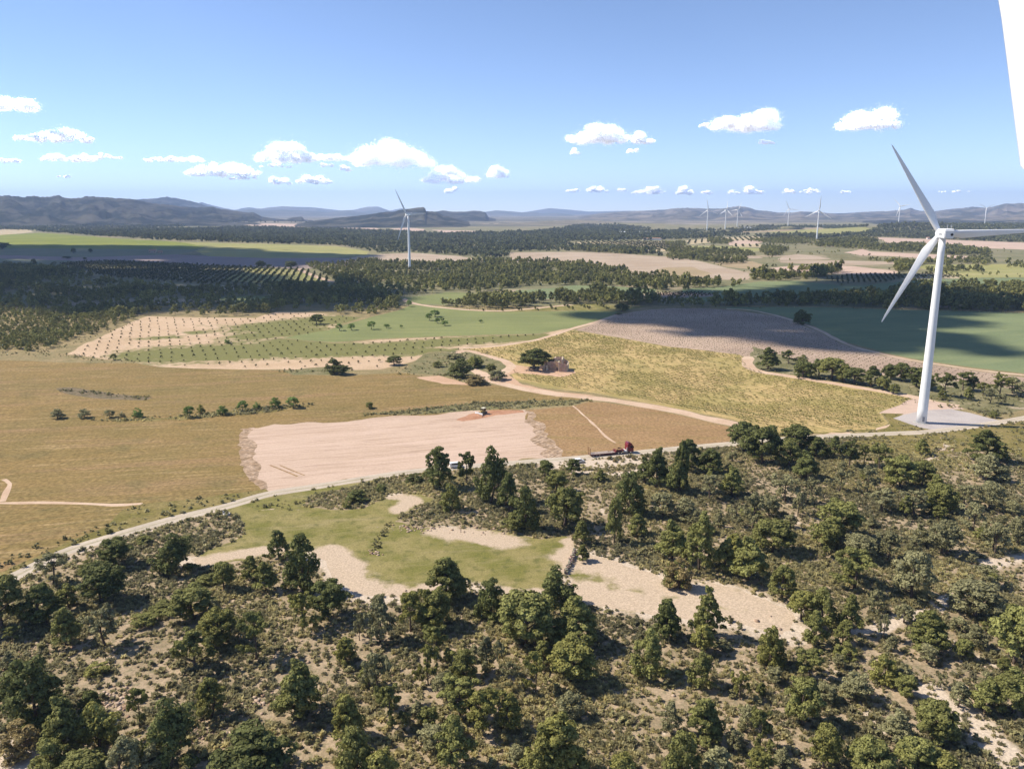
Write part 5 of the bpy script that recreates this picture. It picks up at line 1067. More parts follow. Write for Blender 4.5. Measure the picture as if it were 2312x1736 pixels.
# ------------------------------------------------------------------ white vehicles on the road
WHT = paint('white_paint', (0.78, 0.78, 0.77), 0.3, 0.5, 0.08); LAMP = paint('red_lamp', (0.3, 0.01, 0.01), 0.3)
def van(px, rzp, name, label, cat, L, H):
    b = at(*px); o = empty(name, b, dirang(*rzp), label, cat)
    body = MB(); body.prism([(-L / 2, 0.4), (-L / 2 + 0.03, H * 0.95), (-L / 2 + 0.2, H), (L * 0.18, H), (L * 0.31, H * 0.62), (L * 0.47, H * 0.52), (L / 2, H * 0.36), (L / 2, 0.35), (-L / 2 + .3, 0.3)], 'y', -0.88, 0.88)
    bd = body.build('body', WHT, o, bevel=0.08)
    w_ = MB(); w_.prism([(L * 0.195, H * 0.96), (L * 0.315, H * 0.645), (L * 0.325, H * 0.655), (L * 0.205, H * 0.97)], 'y', -0.76, 0.76); w_.build('windscreen', GLASS, bd)
    for y in (-0.893, 0.883):
        s_ = MB(); s_.prism([(-L * 0.38, H * 0.64), (-L * 0.36, H * 0.9), (L * 0.15, H * 0.9), (L * 0.25, H * 0.64)], 'y', y, y + 0.01); s_.build('side_window', GLASS, bd)
    r_ = MB(); r_.box(-L / 2 - 0.01, -L / 2 + 0.02, -0.7, 0.7, H * 0.62, H * 0.88); r_.build('rear_window', GLASS, bd)
    for y in (-0.75, 0.75):
        t_ = MB(); t_.box(-L / 2 - 0.02, -L / 2 + 0.02, y - 0.1, y + 0.1, H * 0.38, H * 0.56); t_.build('tail_light', LAMP, bd)
        h_ = MB(); h_.box(L / 2 - 0.02, L / 2 + 0.02, y - 0.15, y + 0.1, H * 0.3, H * 0.38); h_.build('headlight', STEELW, bd)
    for x in (-L * 0.31, L * 0.32):
        for y in (-0.8, 0.8): wheel(o, x, y, 0.32, 0.2)
van((1030, 1055), ((1010, 1057), (1050, 1053)), 'parked_van', 'white van parked on the road between two pines', 'van', 4.6, 1.95)
van((1306, 1044), ((1290, 1045), (1320, 1042)), 'parked_car', 'white car mostly hidden behind the small pine by the road', 'car', 4.2, 1.5)

# ------------------------------------------------------------------ ruined stone house
def stone_mat(name, c1, c2):
    b = NB(name); o = b.n('TexCoord').outputs['Object']
    v = b.n('TexVoronoi', Scale=2.6); b.set(v.inputs['Vector'], o)
    col = b.mix(b.ramp(b.noise(o, 0.8, 5), 0.35, 0.65), c1, c2)
    col = b.mix(0.3, col, v.outputs['Color'], 'SOFT_LIGHT')
    return b.finish(col, 0.95, 0.05, b.math('ADD', v.outputs['Distance'], b.noise(o, 6, 3)), 0.5)
STONE = stone_mat('ruin_stone', (0.50, 0.36, 0.27), (0.43, 0.29, 0.215)); STONE_LIT = stone_mat('ruin_stone_lit', (0.68, 0.57, 0.44), (0.58, 0.45, 0.33))  # the second is a paler copy with sunlight put into its colour

def ragged(mb, p, q, t, tops, z0=-0.3, amp=0.18, seed=0):
    """a wall from p to q, thickness t, with a broken top edge through the heights tops"""
    p, q = np.array(p, float), np.array(q, float); L = np.linalg.norm(q - p); d = (q - p) / L; n = np.array([-d[1], d[0]]) * t / 2
    k = max(4, int(L / 0.45)); rng = np.random.default_rng(seed); v = []; f = []
    for i in range(k + 1):
        u = i / k; h = np.interp(u, np.linspace(0, 1, len(tops)), tops) + rng.normal() * amp; c = p + (q - p) * u
        for sg in (1, -1):
            for z in (z0, h): v.append((c[0] + sg * n[0], c[1] + sg * n[1], z))
    for i in range(k):
        a = 4 * i; b = a + 4; f += [(a, b, b + 1, a + 1), (a + 2, a + 3, b + 3, b + 2), (a + 1, b + 1, b + 3, a + 3)]
    f += [(0, 1, 3, 2), (4 * k, 4 * k + 2, 4 * k + 3, 4 * k + 1)]
    mb.add(v, f)

def ruin():
    a = at(1226, 837); b = at(1280, 843); rz = math.atan2(b[1] - a[1], b[0] - a[0]) * 0.5
    o = empty('ruined_house', a, rz, 'roofless ruined stone farmhouse with broken walls beside the big pine', 'ruined house')
    def wall(p, q, t, tops, mat, seed, amp=0.18):
        m = MB(); ragged(m, p, q, t, tops, seed=seed, amp=amp); return m.build('wall', mat, o)
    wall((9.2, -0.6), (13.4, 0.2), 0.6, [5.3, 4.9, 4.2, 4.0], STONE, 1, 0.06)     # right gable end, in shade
    wall((8.85, -0.2), (8.3, 3.4), 0.55, [5.2, 5.4, 5.3], STONE_LIT, 2, 0.06)          # its left flank, sunlight painted in by the paler stone
    wall((2.3, 3.6), (7.95, 3.5), 0.6, [4.6, 4.9, 4.9, 4.8], STONE, 3, 0.08)        # recessed front
    wall((2.0, 3.2), (1.9, 8.5), 0.55, [4.6, 3.6, 4.0], STONE_LIT, 4)
    wall((13.45, 0.6), (12.6, 8.3), 0.6, [4.0, 3.4, 4.4], STONE_LIT, 5)
    wall((2.2, 8.9), (12.3, 8.9), 0.6, [4.2, 5.6, 6.6, 6.8, 5.4, 4.6], STONE, 6)
    wall((5.4, 6.2), (5.2, 8.5), 0.5, [6.2, 6.7], STONE_LIT, 7, 0.08)
    wall((9.6, 5.6), (9.5, 8.5), 0.7, [6.0, 7.1, 6.9], STONE_LIT, 8, 0.08)
    wall((5.7, 6.3), (9.2, 6.2), 0.5, [6.3, 6.7, 6.2], STONE, 14, 0.1)
    wall((-0.3, 2.0), (0.5, 2.0), 0.5, [2.3, 2.6], STONE_LIT, 9); wall((1.4, 1.6), (2.3, 1.6), 0.5, [3.0, 2.6], STONE_LIT, 10)
    wall((-0.4, 4.6), (1.55, 4.6), 0.5, [4.2, 4.4, 4.0], STONE, 11); wall((-3.0, 4.5), (-0.7, 4.6), 0.5, [1.6, 2.2, 2.4], STONE_LIT, 12)
    l = MB(); l.box(0.52, 1.38, 1.8, 2.1, 2.15, 2.4); l.build('lintel', STONE_LIT, o)
    dp = MB(); dp.box(7.0, 7.5, 3.14, 3.2, -0.2, 1.5); dp.build('doorway_shade', P_DARK, o)  # near-black slab on the wall face, painting in the shade of an opening
ruin()

# ------------------------------------------------------------------ field walls, blocks, far buildings
def dry_wall(pix, label, h, w, seed):
    rng = np.random.default_rng(seed); L = smooth_line(at_xy(pix), 0.35); m = MB()
    for p in L:
        for z in np.arange(0, h, 0.28):
            s = rng.uniform(0.14, 0.26, 3); c = p + rng.normal(size=2) * w * 0.3
            q = [(c[0] + x * s[0] * rng.uniform(.7, 1.2), c[1] + y * s[1] * rng.uniform(.7, 1.2), float(hz(*c)) + z + 0.1 + k * s[2] * rng.uniform(.7, 1.2)) for k in (-1, 1) for y in (-1, 1) for x in (-1, 1)]
            m.add(q, [(0, 2, 3, 1), (4, 5, 7, 6), (0, 1, 5, 4), (2, 6, 7, 3), (0, 4, 6, 2), (1, 3, 7, 5)])
    tag(m.build('stone_wall', stone_mat('field_stone', (0.40, 0.34, 0.27), (0.33, 0.27, 0.21))), label, 'stone wall')
dry_wall([(1297, 1246), (1291, 1266), (1284, 1282), (1277, 1296)], 'short dry stone wall between the meadow and the sandy clearing', 1.1, 0.7, 5)

def trough():
    b = at(512, 1163); o = empty('water_trough', b, 0.6, 'small white stone trough on the grass beside the road bend', 'trough')
    m = MB(); m.box(-0.9, 0.9, -0.5, -0.38, 0, 0.6).box(-0.9, 0.9, 0.38, 0.5, 0, 0.6).box(-0.9, -0.78, -0.38, 0.38, 0, 0.6).box(0.78, 0.9, -0.38, 0.38, 0, 0.6); m.build('basin', paint('white_stone', (0.68, 0.66, 0.61), 0.8), o)
    m = MB(); m.box(-0.78, 0.78, -0.38, 0.38, 0.05, 0.3); m.build('inside', P_DARK, o)
    m = MB(); m.tube([(-0.6, 1.1, 0), (-0.6, 1.1, 1.0)], [0.35, 0.25], 10); m.build('post', P_GREY, o)
trough()

WALLW = paint('white_render', (0.74, 0.72, 0.68), 0.8, 0.1, 0.12); ROOFT = paint('clay_roof', (0.42, 0.25, 0.17), 0.85, 0.1, 0.25); ROOFG = paint('pale_sheet_roof', (0.72, 0.74, 0.76), 0.5, 0.3, 0.1); WALLB = paint('earth_render', (0.48, 0.38, 0.29), 0.9, 0.1, 0.2)
def house(px, L, W, H, rz, label, cat='house', wm=None, rm=None, pitch=0.35, wins=3, name='farm_building'):
    b = at(*px); o = empty(name, b, rz, label, cat)
    m = MB(); m.box(-L / 2, L / 2, -W / 2, W / 2, -1, H); w_ = m.build('wall', wm or WALLW, o)
    r_ = MB(); r_.prism([(-W / 2 - .4, H + 0.02), (0, H + W * pitch), (W / 2 + .4, H + 0.02)], 'x', -L / 2 - .4, L / 2 + .4); r_.build('roof', rm or ROOFT, o)
    for i in range(wins):
        x = -L / 2 + L * (i + 0.5) / wins; g = MB(); g.box(x - 0.6, x + 0.6, -W / 2 - 0.04, -W / 2 + 0.05, H * 0.35, H * 0.8); g.build('window', GLASS, w_)
    d = MB(); d.box(-0.6, 0.6, -W / 2 - 0.06, -W / 2 + 0.03, -0.3, H * 0.55); d.build('door', P_GREY, w_)
house((345, 571), 13, 8, 4.5, 0.1, 'small farmhouse alone on the shaded green field', wm=WALLB)
house((362, 572), 9, 6, 3.0, 0.3, 'low shed right of the small farmhouse on the shaded field', 'shed', WALLB, ROOFT)
house((2193, 532), 28, 10, 9, -0.1, 'white country house among the trees of the wooded ridge')
house((2209, 531), 14, 9, 8, -0.1, 'smaller white house right of the country house on the ridge')
house((1427, 527), 150, 26, 5, 0.06, 'long white greenhouse far off between the wooded hills', 'greenhouse', WALLW, ROOFG, 0.1, 0, 'greenhouse')
house((1472, 542), 55, 10, 4.5, 0.05, 'long low white barn above the striped groves', 'barn', WALLW, ROOFT, 0.2, 0)
house((2095, 540), 9, 7, 4, 0.2, 'tiny white hut behind the pale vineyard at the ridge foot', 'hut')
house((1686, 517), 40, 20, 5, 0.2, 'white shed on the skyline between two far turbines', 'shed', WALLW, ROOFG, 0.15, 0)

# ------------------------------------------------------------------ mountains
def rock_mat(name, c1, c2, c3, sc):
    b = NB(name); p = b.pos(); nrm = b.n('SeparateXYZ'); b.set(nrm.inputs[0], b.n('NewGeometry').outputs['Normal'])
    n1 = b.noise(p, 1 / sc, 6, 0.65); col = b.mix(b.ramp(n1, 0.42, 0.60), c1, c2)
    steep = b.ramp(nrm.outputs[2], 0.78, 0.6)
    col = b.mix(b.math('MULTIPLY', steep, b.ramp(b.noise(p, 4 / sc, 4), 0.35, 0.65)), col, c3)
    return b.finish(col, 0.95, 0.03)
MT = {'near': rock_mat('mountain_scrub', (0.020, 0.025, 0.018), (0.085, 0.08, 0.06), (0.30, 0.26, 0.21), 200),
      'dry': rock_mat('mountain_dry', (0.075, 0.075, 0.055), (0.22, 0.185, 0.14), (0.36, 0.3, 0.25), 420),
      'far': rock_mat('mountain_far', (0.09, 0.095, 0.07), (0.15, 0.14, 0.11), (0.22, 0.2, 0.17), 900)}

def ridge(prof, d, yfoot, mat, name='mountain', seed=0, cliff=0.0, depth=0.22, rough=1.0, z_foot=None):
    """a range whose crest passes the skyline points prof (photo pixels) at distance d"""
    prof = np.array(prof, float); xs = np.arange(prof[0, 0], prof[-1, 0], max(1.6, 0.9)); n = len(xs)
    ys = np.interp(xs, prof[:, 0], prof[:, 1]); rows = 30
    V = np.zeros((n, rows, 3)); us = np.linspace(0, 1.35, rows)
    rng = np.random.default_rng(seed)
    for i in range(n):
        dr = ray(xs[i], 476.0); az = math.atan2(dr[0], dr[1]); rz = ray(xs[i], ys[i]); hor = math.hypot(rz[0], rz[1])
        ztop = CAMZ + d * rz[2] / hor
        fr = ray(xs[i], yfoot); zf = -2.0
        dd = d * (1 - depth * (1 - us)); x, y = dd * math.sin(az), dd * math.cos(az)
        prof_s = np.where(us <= 1, us ** (1.25 - 0.5 * cliff), 1 - (us - 1) * 1.6)
        sc = d * 0.035
        g = 1 - np.abs(2 * fbm(x / sc, y / sc, seed + 3, 4) - 1) * 1.0
        g2 = fbm(x / (sc * 0.33), y / (sc * 0.33), seed + 9, 3) - 0.5
        hgt = ztop - zf
        z = zf + hgt * prof_s + hgt * rough * (0.62 * (g - 0.75) + 0.26 * g2) * np.clip(us * (1.0 - us) * 4, 0, 1) * 0.9
        z += hgt * 0.035 * rough * (vnoise(np.full(rows, xs[i] / 5.0), us * 0, seed + 1) - 0.5) * (us > 0.9)
        V[i, :, 0] = x; V[i, :, 1] = y; V[i, :, 2] = z
    idx = np.arange(n * rows).reshape(n, rows)
    F = np.stack([idx[:-1, :-1].ravel(), idx[1:, :-1].ravel(), idx[1:, 1:].ravel(), idx[:-1, 1:].ravel()], 1)
    o = obj(name, raw_mesh(name, V.reshape(-1, 3), F, True), MT[mat]); o['kind'] = 'structure'; return o

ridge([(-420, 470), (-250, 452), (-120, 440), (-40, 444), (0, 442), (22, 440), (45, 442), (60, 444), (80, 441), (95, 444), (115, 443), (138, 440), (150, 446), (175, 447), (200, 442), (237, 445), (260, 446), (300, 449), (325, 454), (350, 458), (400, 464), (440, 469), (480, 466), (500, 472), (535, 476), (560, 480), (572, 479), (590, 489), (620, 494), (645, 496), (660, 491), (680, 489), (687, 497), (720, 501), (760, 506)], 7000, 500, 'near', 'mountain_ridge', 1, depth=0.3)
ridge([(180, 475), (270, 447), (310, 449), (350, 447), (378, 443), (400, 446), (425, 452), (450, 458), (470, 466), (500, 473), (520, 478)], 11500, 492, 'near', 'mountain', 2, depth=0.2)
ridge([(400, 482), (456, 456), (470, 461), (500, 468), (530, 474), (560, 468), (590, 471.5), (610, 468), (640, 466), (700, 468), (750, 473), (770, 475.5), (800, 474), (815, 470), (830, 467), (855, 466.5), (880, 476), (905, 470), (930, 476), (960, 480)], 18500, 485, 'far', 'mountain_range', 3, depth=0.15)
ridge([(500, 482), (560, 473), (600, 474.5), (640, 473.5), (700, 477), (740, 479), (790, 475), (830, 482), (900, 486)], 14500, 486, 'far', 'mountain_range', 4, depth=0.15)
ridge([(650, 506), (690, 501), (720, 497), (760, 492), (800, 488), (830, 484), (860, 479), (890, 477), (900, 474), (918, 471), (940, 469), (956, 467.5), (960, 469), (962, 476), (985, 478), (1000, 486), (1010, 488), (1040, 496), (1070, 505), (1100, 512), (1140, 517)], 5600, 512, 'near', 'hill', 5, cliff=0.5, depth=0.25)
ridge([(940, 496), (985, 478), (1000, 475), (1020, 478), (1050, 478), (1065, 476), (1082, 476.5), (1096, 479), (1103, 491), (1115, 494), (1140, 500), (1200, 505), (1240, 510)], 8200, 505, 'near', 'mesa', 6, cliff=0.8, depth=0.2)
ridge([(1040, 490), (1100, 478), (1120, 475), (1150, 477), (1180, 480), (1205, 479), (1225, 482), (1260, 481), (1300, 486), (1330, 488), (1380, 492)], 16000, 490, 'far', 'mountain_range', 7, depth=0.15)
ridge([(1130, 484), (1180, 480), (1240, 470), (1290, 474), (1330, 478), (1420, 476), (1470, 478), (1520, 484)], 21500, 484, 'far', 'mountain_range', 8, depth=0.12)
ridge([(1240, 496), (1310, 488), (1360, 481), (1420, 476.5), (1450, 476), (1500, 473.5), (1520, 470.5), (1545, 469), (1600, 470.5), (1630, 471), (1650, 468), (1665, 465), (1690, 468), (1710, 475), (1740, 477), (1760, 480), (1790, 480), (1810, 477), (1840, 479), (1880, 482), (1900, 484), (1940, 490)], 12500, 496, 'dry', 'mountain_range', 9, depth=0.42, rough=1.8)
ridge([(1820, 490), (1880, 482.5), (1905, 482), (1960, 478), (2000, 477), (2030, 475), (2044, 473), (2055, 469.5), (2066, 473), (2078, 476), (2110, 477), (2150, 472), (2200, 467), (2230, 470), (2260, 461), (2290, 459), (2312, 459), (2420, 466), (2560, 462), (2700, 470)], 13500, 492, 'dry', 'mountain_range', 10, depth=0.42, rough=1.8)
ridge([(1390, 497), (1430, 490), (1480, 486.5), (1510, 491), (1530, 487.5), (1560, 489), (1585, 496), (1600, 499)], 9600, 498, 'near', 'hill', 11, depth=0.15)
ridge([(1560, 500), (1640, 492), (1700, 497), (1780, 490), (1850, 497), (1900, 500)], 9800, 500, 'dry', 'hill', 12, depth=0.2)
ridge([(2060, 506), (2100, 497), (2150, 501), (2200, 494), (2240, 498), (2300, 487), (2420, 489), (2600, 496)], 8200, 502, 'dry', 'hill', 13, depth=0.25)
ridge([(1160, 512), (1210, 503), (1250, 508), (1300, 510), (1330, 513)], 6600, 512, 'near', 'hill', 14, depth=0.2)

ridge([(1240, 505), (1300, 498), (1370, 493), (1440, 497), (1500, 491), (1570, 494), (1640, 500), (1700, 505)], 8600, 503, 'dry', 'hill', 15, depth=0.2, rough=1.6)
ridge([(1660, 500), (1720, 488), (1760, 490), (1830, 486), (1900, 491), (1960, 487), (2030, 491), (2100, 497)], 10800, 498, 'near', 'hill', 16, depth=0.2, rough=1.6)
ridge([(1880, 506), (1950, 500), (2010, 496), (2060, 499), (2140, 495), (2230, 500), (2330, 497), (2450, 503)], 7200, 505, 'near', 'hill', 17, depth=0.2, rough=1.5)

# ------------------------------------------------------------------ clouds
def cloud_mat():
    b = NB('cloud'); d = b.n('BsdfDiffuse', Color=(0.96, 0.96, 0.97), Roughness=0.0); t = b.n('BsdfTranslucent', Color=(0.80, 0.80, 0.82))
    m = b.n('AddShader'); b.nt.links.new(d.outputs[0], m.inputs[0]); b.nt.links.new(t.outputs[0], m.inputs[1]); b.nt.links.new(m.outputs[0], b.out.inputs['Surface']); return b.m
CM = cloud_mat()
import bmesh
def _ico(sub):
    bm = bmesh.new(); bmesh.ops.create_icosphere(bm, subdivisions=sub, radius=1.0); bm.verts.ensure_lookup_table()
    V = np.array([v.co[:] for v in bm.verts]); F = np.array([[v.index for v in f.verts] for f in bm.faces]); bm.free(); return V, F
ICO2, ICO1 = _ico(3), _ico(1)

def puffs(C, Rr, rng, big=True):
    V0, F0 = ICO2 if big else ICO1; Vs = []; Fs = []
    for i, (c, r) in enumerate(zip(C, Rr)):
        k = 1.0
        if big:
            q = V0 * 2.2 + i * 3.1; k = (0.78 + 0.45 * vnoise(q[:, 0] + q[:, 2] * .7, q[:, 1] - q[:, 2] * .6, i % 50))[:, None]
        Vs.append(c + V0 * k * r * np.array([1, 1, 0.85])); Fs.append(F0 + i * len(V0))
    return np.vstack(Vs), np.vstack(Fs)

CLOUDS = []
def cloud(x, y, w, h, label, seed, wisp=0.3):
    d = 13000 if y < 335 else 19000 if y < 402 else 27000
    rng = np.random.default_rng(seed)
    r = ray(x, y); hor = math.hypot(r[0], r[1]); c = np.array([0, 0, CAMZ]) + r / hor * d
    side = np.array([r[1], -r[0], 0]) / hor; away = np.array([r[0], r[1], 0]) / hor
    W, H = w * d / FPX * 0.5, h * d / FPX * 0.5
    nb = int(np.clip(w * h / 45, 7, 46)); lob = rng.uniform(-0.75, 0.75, 4); lh = rng.uniform(0.5, 1.0, 4); lh[0] = 1.0
    C = []; Rr = []
    for i in range(nb):
        u = rng.uniform(-1, 1) * 0.9; env = max(0.22, np.max(lh * np.exp(-((u - lob) / 0.42) ** 2)) * (1 - abs(u) ** 3))
        v = rng.uniform(-0.75, -0.75 + 1.5 * env); rad = H * rng.uniform(0.28, 0.5) * (0.5 + 0.6 * env)
        C.append(c + side * u * W + np.array([0, 0, 1]) * v * H + away * rng.uniform(-1, 1) * W * 0.35); Rr.append(rad)
    # droplets: a loose swarm of tiny flakes that lets the light through, thinner towards the rim
    m = int(np.clip(w * h * 9.5, 900, 70000)); pr = np.array(Rr) ** 2.2; i = rng.choice(nb, m, p=pr / pr.sum()); dv = unit(m, rng)
    q = rng.uniform(0, 1, m) ** 0.6 * (1 + 0.95 * rng.uniform(0, 1, m) ** 3.5)
    P = np.array(C)[i] + dv * (np.array(Rr)[i] * q)[:, None] * np.array([1.45, 1.45, 0.8])
    far_ = rng.uniform(0, 1, m) < 0.16; P[far_] += (P[far_] - np.array(C)[i][far_]) * rng.uniform(0.2, 1.0, far_.sum())[:, None]
    s = d / FPX * 0.68 * (rng.uniform(0.6, 1.3, m) * np.where(far_, 0.6, 1.0))[:, None]
    n_ = unit(m, rng); t_ = np.cross(n_, unit(m, rng)); t_ /= np.linalg.norm(t_, axis=1)[:, None] + 1e-9; b_ = np.cross(n_, t_)
    me = raw_mesh('cloud', np.stack([P - t_ * s - b_ * s, P + t_ * s - b_ * s, P + t_ * s + b_ * s, P - t_ * s + b_ * s], 1).reshape(-1, 3), np.arange(m * 4).reshape(-1, 4))
    tag(obj('cloud', me, CM), label, 'cloud', 'fair weather clouds')
SKY = [(33, 229, 68, 37, 'thick white cloud cut by the left edge, highest on that side'), (125, 305, 144, 25, 'long double-humped cloud below the highest cloud at the left'), (24, 360, 40, 12, 'small flat cloud at the left edge over the blue ridge'), (157, 355, 103, 16, 'flat cloud over the left ridge, under the double-humped one'), (239, 352, 60, 11, 'thin wisp trailing right of the flat left cloud'), (144, 397, 24, 7, 'tiny flat scrap of cloud low over the left ridge'), (392, 358, 122, 14, 'thin flat cloud bar over the dip of the left ridge'), (505, 381, 155, 32, 'wide sloping cloud, left of the two biggest clouds'), (548, 400, 60, 11, 'flat cloud strip under the wide sloping cloud'),
       (645, 345, 125, 38, 'tall left half of the long cloud bank before the biggest cloud'), (735, 352, 110, 20, 'low right half of the long cloud bank before the biggest cloud'), (624, 374, 74, 8, 'thin strip under the long cloud bank'), (732, 373, 42, 10, 'small flat puff under the joint of the cloud bank'), (781, 379, 24, 16, 'small round puff left under the biggest cloud'), (884, 347, 188, 60, 'biggest cloud of the sky, left of the middle'), (711, 404, 76, 22, 'ragged low cloud below the long bank'), (630, 408, 48, 18, 'thin ragged wisp left of the ragged low cloud'), (1018, 394, 132, 36, 'slanting cloud right of the biggest cloud'), (1126, 386, 44, 30, 'small tufted cloud right of the slanting cloud'), (1018, 428, 27, 17, 'tiny puff below the slanting cloud'),
       (1352, 300, 134, 45, 'large puffy cloud over the middle right of the valley'), (1451, 311, 45, 26, 'small companion right of the large puffy middle cloud'), (1298, 342, 20, 14, 'tiny puff under the left end of the large puffy middle cloud'), (1426, 340, 35, 10, 'faint wisp under the companion of the puffy cloud'), (1685, 270, 138, 47, 'highest broad cloud of the right half'), (1590, 281, 20, 12, 'tiny wisp left of the highest broad right cloud'), (1732, 317, 32, 14, 'small oval puff below the highest broad right cloud'), (1959, 270, 122, 42, 'domed cloud with flat wings above the near turbine blade'),
       (1293, 429, 33, 11, 'first small cloud of the low row above the right mountains'), (1348, 427, 53, 15, 'second cloud of the low row above the right mountains'), (1405, 428, 24, 9, 'third and faintest cloud of the low row'), (1466, 430, 80, 16, 'fourth and longest cloud of the low row'), (1546, 430, 39, 21, 'fifth, squarish cloud of the low row'), (1602, 434, 35, 11, 'sixth cloud of the low row, above the first far turbine'), (1655, 433, 30, 10, 'seventh cloud of the low row'), (1700, 428, 40, 19, 'eighth cloud of the low row, rounded and bright'), (1781, 431, 26, 11, 'ninth cloud of the low row above the turbine with the level blade'), (1828, 430, 42, 12, 'tenth cloud of the low row, left of the tall far turbine'), (1906, 432, 26, 8, 'small flat cloud right of the tall far turbine'), (2155, 431, 60, 6, 'faint thin streak of cloud behind the near blade')]
for i, (x, y, w_, h_, lab) in enumerate(SKY): cloud(x, y, w_, h_, lab, 900 + i)

def shade_cloud(pix, label, seed, n, rad, alt=1350.0):
    """a cumulus high over the valley, standing between the sun and the ground it shades"""
    rng = np.random.default_rng(seed); w_ = at_xy(pix); C = []; off = TOSUN / TOSUN[2] * alt
    lo, hi = w_.min(0), w_.max(0)
    while len(C) < n:
        q = rng.uniform(lo, hi)
        if inside(w_, q[:1], q[1:])[0]: C.append((q[0] + off[0], q[1] + off[1], alt + rng.uniform(-40, 60)))
    Rr = rng.uniform(0.6, 1.2, n) * rad
    V, F = puffs(np.array(C), Rr, rng)
    m = n * 14; i = rng.integers(0, n, m); dv = unit(m, rng); cs = np.array(C)[i] + dv * (Rr[i] * rng.uniform(0.9, 1.5, m))[:, None]
    V2, F2 = puffs(cs, rad * rng.gamma(2, 0.07, m), rng, False)
    tag(obj('cloud', raw_mesh('cloud', np.vstack([V, V2]), np.vstack([F, F2 + len(V)]), True), CM), label, 'cloud', 'clouds overhead')
shade_cloud([(-300, 612), (0, 600), (250, 600), (480, 612), (600, 624), (740, 640), (850, 655), (880, 672), (780, 690), (600, 694), (430, 705), (300, 712), (150, 697), (0, 690), (-300, 690)], 'overhead cloud whose shadow lies on the left pine wood', 41, 210, 34)
shade_cloud([(-300, 556), (0, 553), (250, 554), (440, 558), (600, 572), (760, 575), (780, 582), (640, 598), (520, 604), (250, 596), (0, 596), (-300, 596)], 'overhead cloud whose shadow lies on the mauve and green fields', 42, 330, 46)
shade_cloud([(1420, 702), (1500, 668), (1620, 655), (1800, 645), (1960, 646), (2060, 660), (2250, 685), (2280, 700), (2040, 706), (2080, 760), (2180, 775), (2150, 790), (2050, 790), (1960, 785), (1860, 790), (1700, 772), (1560, 752), (1480, 735)], 'overhead cloud whose shadow lies on the young vineyard and right barley', 43, 230, 22)
shade_cloud([(1850, 628), (1930, 618), (2030, 620), (2020, 640), (1900, 648)], 'small overhead cloud whose shadow lies on the far grove', 44, 40, 24)

# ------------------------------------------------------------------ haze
hb = MB(); hb.box(-24500, 24500, -600, 24600, -12.0, 640.0)
hm = bpy.data.materials.new('haze'); hm.use_nodes = True; hm.node_tree.nodes.clear()
ho = hm.node_tree.nodes.new('ShaderNodeOutputMaterial'); hv = hm.node_tree.nodes.new('ShaderNodeVolumePrincipled')
hv.inputs['Color'].default_value = (0.46, 0.63, 1.0, 1); hv.inputs['Density'].default_value = 5.6e-5; hv.inputs['Anisotropy'].default_value = 0.15
hm.node_tree.links.new(hv.outputs[0], ho.inputs['Volume'])
hz_o = hb.build('haze', hm); hz_o['kind'] = 'stuff'; hz_o['label'] = 'thin blue haze filling the valley air'

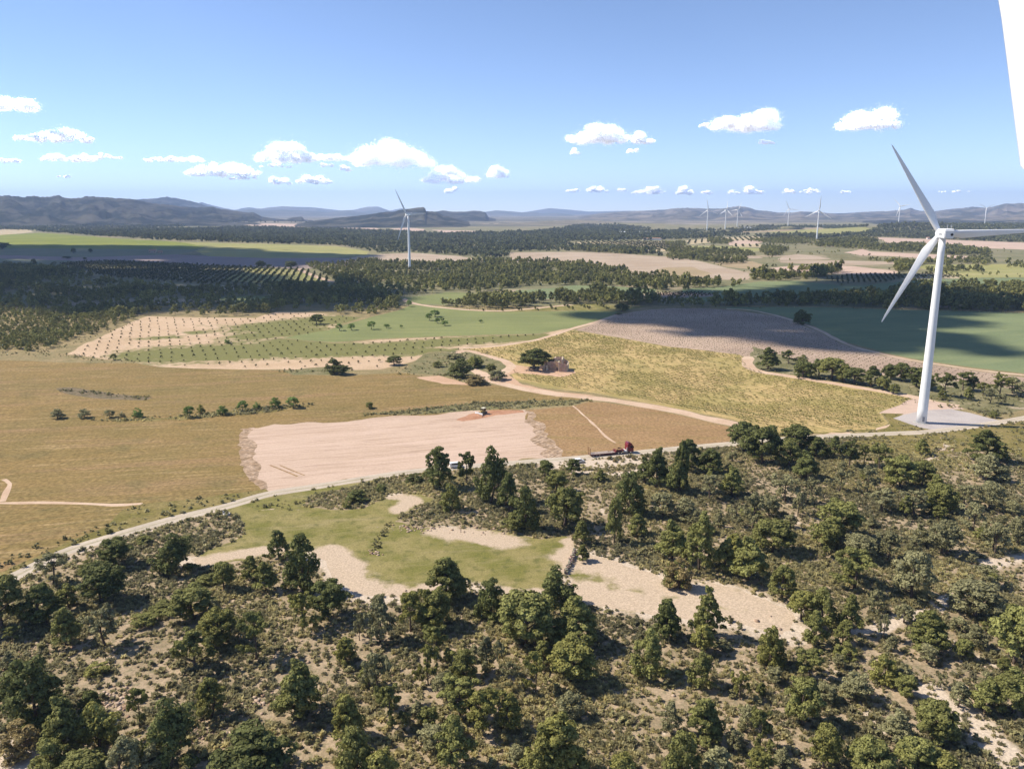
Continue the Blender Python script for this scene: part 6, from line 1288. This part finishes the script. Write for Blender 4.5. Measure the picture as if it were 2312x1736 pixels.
# ------------------------------------------------------------------ labels of the single pines: size, habit, tone, and where each stands
AREAS = [((-200, 1100, 330, 1420), 'by the road at the left edge'), ((-200, 1420, 330, 1600), 'on the left slope below the road'), ((-200, 1600, 330, 2000), 'in the bottom left corner'),
         ((330, 1100, 560, 1400), 'left of the meadow tip'), ((330, 1400, 560, 1560), 'on the left slope amid tussocks'), ((330, 1560, 560, 2000), 'at the bottom edge, left'), ((560, 1100, 800, 1400), 'below the meadow on its left'), ((560, 1400, 800, 1560), 'between the left slope and the middle grove'), ((560, 1560, 800, 2000), 'at the bottom edge left of the middle'),
         ((940, 1040, 1180, 1150), 'in the group by the road below the ploughed field'), ((1000, 1130, 1290, 1220), 'in the group above the meadow'), ((1180, 1040, 1400, 1130), 'beside the road below the lorry'), ((1290, 1200, 1345, 1290), 'by the dry stone wall'),
         ((800, 1300, 1000, 1450), 'at the lower meadow edge'), ((1000, 1300, 1180, 1450), 'below the meadow, right part'), ((1180, 1300, 1420, 1480), 'below the dry stone wall'), ((800, 1450, 1000, 1600), 'in the middle grove, left part'), ((1000, 1450, 1180, 1600), 'in the middle grove'), ((1180, 1450, 1420, 1600), 'in the middle grove, right part'), ((800, 1600, 1120, 2000), 'at the bottom edge below the middle grove'), ((1120, 1600, 1420, 2000), 'at the bottom edge, middle'),
         ((1420, 1340, 1640, 1500), 'at the lower edge of the sandy clearing'), ((1420, 1500, 1640, 1640), 'on the slope under the sandy clearing'), ((1420, 1640, 1640, 2000), 'at the bottom edge right of the middle'), ((1640, 1400, 1830, 1500), 'under the clearing tip'), ((1640, 1500, 1830, 1640), 'on the tussock slope right of the middle'), ((1640, 1640, 1960, 2000), 'at the bottom edge beside the thin footpath'), ((1780, 1340, 1960, 1500), 'right of the clearing tip'), ((1830, 1500, 2060, 1640), 'between footpath and pale gully'), ((1960, 1640, 2600, 2000), 'by the pale gully at the bottom right'), ((1960, 1340, 2150, 1500), 'along the pale stony streak'), ((2150, 1300, 2600, 1460), 'at the right edge of the slope'), ((2060, 1460, 2600, 1640), 'above the pale gully at the right edge'),
         ((1400, 1000, 1580, 1110), 'by the road before the brown field'), ((1580, 1000, 1780, 1075), 'by the road below the vineyard corner'), ((1780, 1000, 1920, 1075), 'under the road opposite the vineyard'), ((1920, 1000, 2130, 1075), 'on the grass below the gravel pad'), ((2130, 1000, 2600, 1110), 'on the green slope right of the pad'), ((1380, 1110, 1520, 1240), 'left side of the right-hand stand'), ((1520, 1075, 1660, 1160), 'upper left of the right-hand stand'), ((1660, 1075, 1800, 1160), 'upper middle of the right-hand stand'), ((1800, 1075, 1960, 1160), 'upper part of the right-hand stand'), ((1960, 1075, 2130, 1160), 'upper right of the right-hand stand'), ((1520, 1160, 1660, 1240), 'centre left of the right-hand stand'), ((1660, 1160, 1800, 1240), 'in the centre of the right-hand stand'), ((1800, 1160, 1960, 1240), 'centre right of the right-hand stand'), ((1960, 1160, 2130, 1240), 'right part of the right-hand stand'), ((2130, 1110, 2600, 1200), 'at the right edge below the green slope'), ((2130, 1200, 2600, 1300), 'at the right edge by the pale patch'), ((1440, 1240, 1640, 1340), 'above the sandy clearing'), ((1640, 1240, 1800, 1340), 'above the clearing tip'), ((1800, 1240, 1960, 1340), 'lower middle of the right-hand stand'), ((1960, 1240, 2150, 1340), 'lower right of the right-hand stand'),
         ((1690, 780, 1800, 860), 'at the left end of the belt above the vineyard'), ((1800, 780, 1900, 870), 'in the belt above the vineyard'), ((1900, 780, 2070, 890), 'in the belt left of the turbine tower'), ((2070, 800, 2200, 960), 'in the belt right of the turbine tower'), ((2200, 800, 2400, 960), 'at the right end of the belt')]
HABIT = {'open': 'open-branched', 'dome': 'round-crowned', 'cone': 'pointed', 'tiers': 'tiered', 'bushy': 'dense bushy'}
TONE = {'dark': 'dark green', 'mid': 'mid green', 'yellow': 'yellowish green', 'grey': 'grey-green', 'bright': 'bright green', 'brown': 'brownish'}
ORD = ['leftmost', 'second from the left', 'third from the left', 'fourth from the left', 'fifth from the left', 'sixth from the left', 'seventh from the left']
by = {}
for t in TREES:
    if t['label']: t['o']['label'] = t['label']; continue
    ar = next((ph for (x0, y0, x1, y1), ph in AREAS if x0 <= t['x'] < x1 and y0 <= t['y'] < y1), 'on the scrubby slope')
    sz = 'tall' if t['h'] > 8 else 'small' if t['h'] < 4.6 else 'medium'
    by.setdefault(f"{sz} {TONE[t['tint']]} {HABIT[t['form']]} pine {ar}", []).append(t)
for ph, ts in by.items():
    ts.sort(key=lambda t: t['x'])
    if len(ts) == 1: ts[0]['o']['label'] = ph; continue
    for i, t in enumerate(ts):
        t['o']['label'] = (f"{ph}, {'rightmost' if i == len(ts) - 1 else ORD[i]}")
for t in TREES:
    n = t['o']['label'].split()
    if len(n) > 16: t['o']['label'] = ' '.join(n).replace(' of the right-hand stand', ' of the right stand').replace('second from the left', 'second from left').replace(' on the ', ' on ').replace('medium ', '').replace(' from the left', ' from left')

# ------------------------------------------------------------------ camera, light, sky, air
cam = bpy.data.cameras.new('camera'); co = bpy.data.objects.new('camera', cam); COL.objects.link(co)
cam.sensor_width = 36; cam.lens = 36 * FPX / PW; cam.clip_start = 0.5; cam.clip_end = 120000
co.location = (0, 0, CAMZ); co.rotation_euler = (math.pi / 2 - PITCH, 0, 0)
scene.camera = co

sl = bpy.data.lights.new('sun', 'SUN'); so = bpy.data.objects.new('sun', sl); COL.objects.link(so)
sl.energy = 5.0; sl.angle = R(0.53); sl.color = (1.0, 0.91, 0.77)
so.rotation_euler = Vector(TOSUN).to_track_quat('Z', 'Y').to_euler()

w = bpy.data.worlds.new('World'); scene.world = w; w.use_nodes = True
nt = w.node_tree; nt.nodes.clear()
sky = nt.nodes.new('ShaderNodeTexSky'); sky.sky_type = 'NISHITA'; sky.sun_disc = False
sky.sun_elevation = SUN_EL; sky.sun_rotation = math.atan2(TOSUN[0], TOSUN[1])
sky.altitude = 700; sky.air_density = 0.6; sky.dust_density = 0.0; sky.ozone_density = 3.0
bg = nt.nodes.new('ShaderNodeBackground'); bg.inputs['Strength'].default_value = 0.145
ow = nt.nodes.new('ShaderNodeOutputWorld')
tn = nt.nodes.new('ShaderNodeMix'); tn.data_type = 'RGBA'; tn.blend_type = 'MULTIPLY'; tn.inputs[0].default_value = 1.0; tn.inputs[7].default_value = (1.04, 0.97, 0.95, 1)
nt.links.new(sky.outputs[0], tn.inputs[6]); nt.links.new(tn.outputs[2], bg.inputs[0]); nt.links.new(bg.outputs[0], ow.inputs[0])

scene.view_settings.view_transform = 'Standard'; scene.view_settings.look = 'None'
scene.view_settings.exposure = 0.56; scene.view_settings.gamma = 1.0
scene.render.engine = 'CYCLES'
cy = scene.cycles
cy.use_denoising = True
try: cy.denoiser = 'OPENIMAGEDENOISE'; cy.denoising_prefilter = 'ACCURATE'
except Exception: pass
cy.max_bounces = 5; cy.diffuse_bounces = 3; cy.glossy_bounces = 2; cy.transmission_bounces = 3; cy.volume_bounces = 1; cy.transparent_max_bounces = 6
cy.sample_clamp_indirect = 6
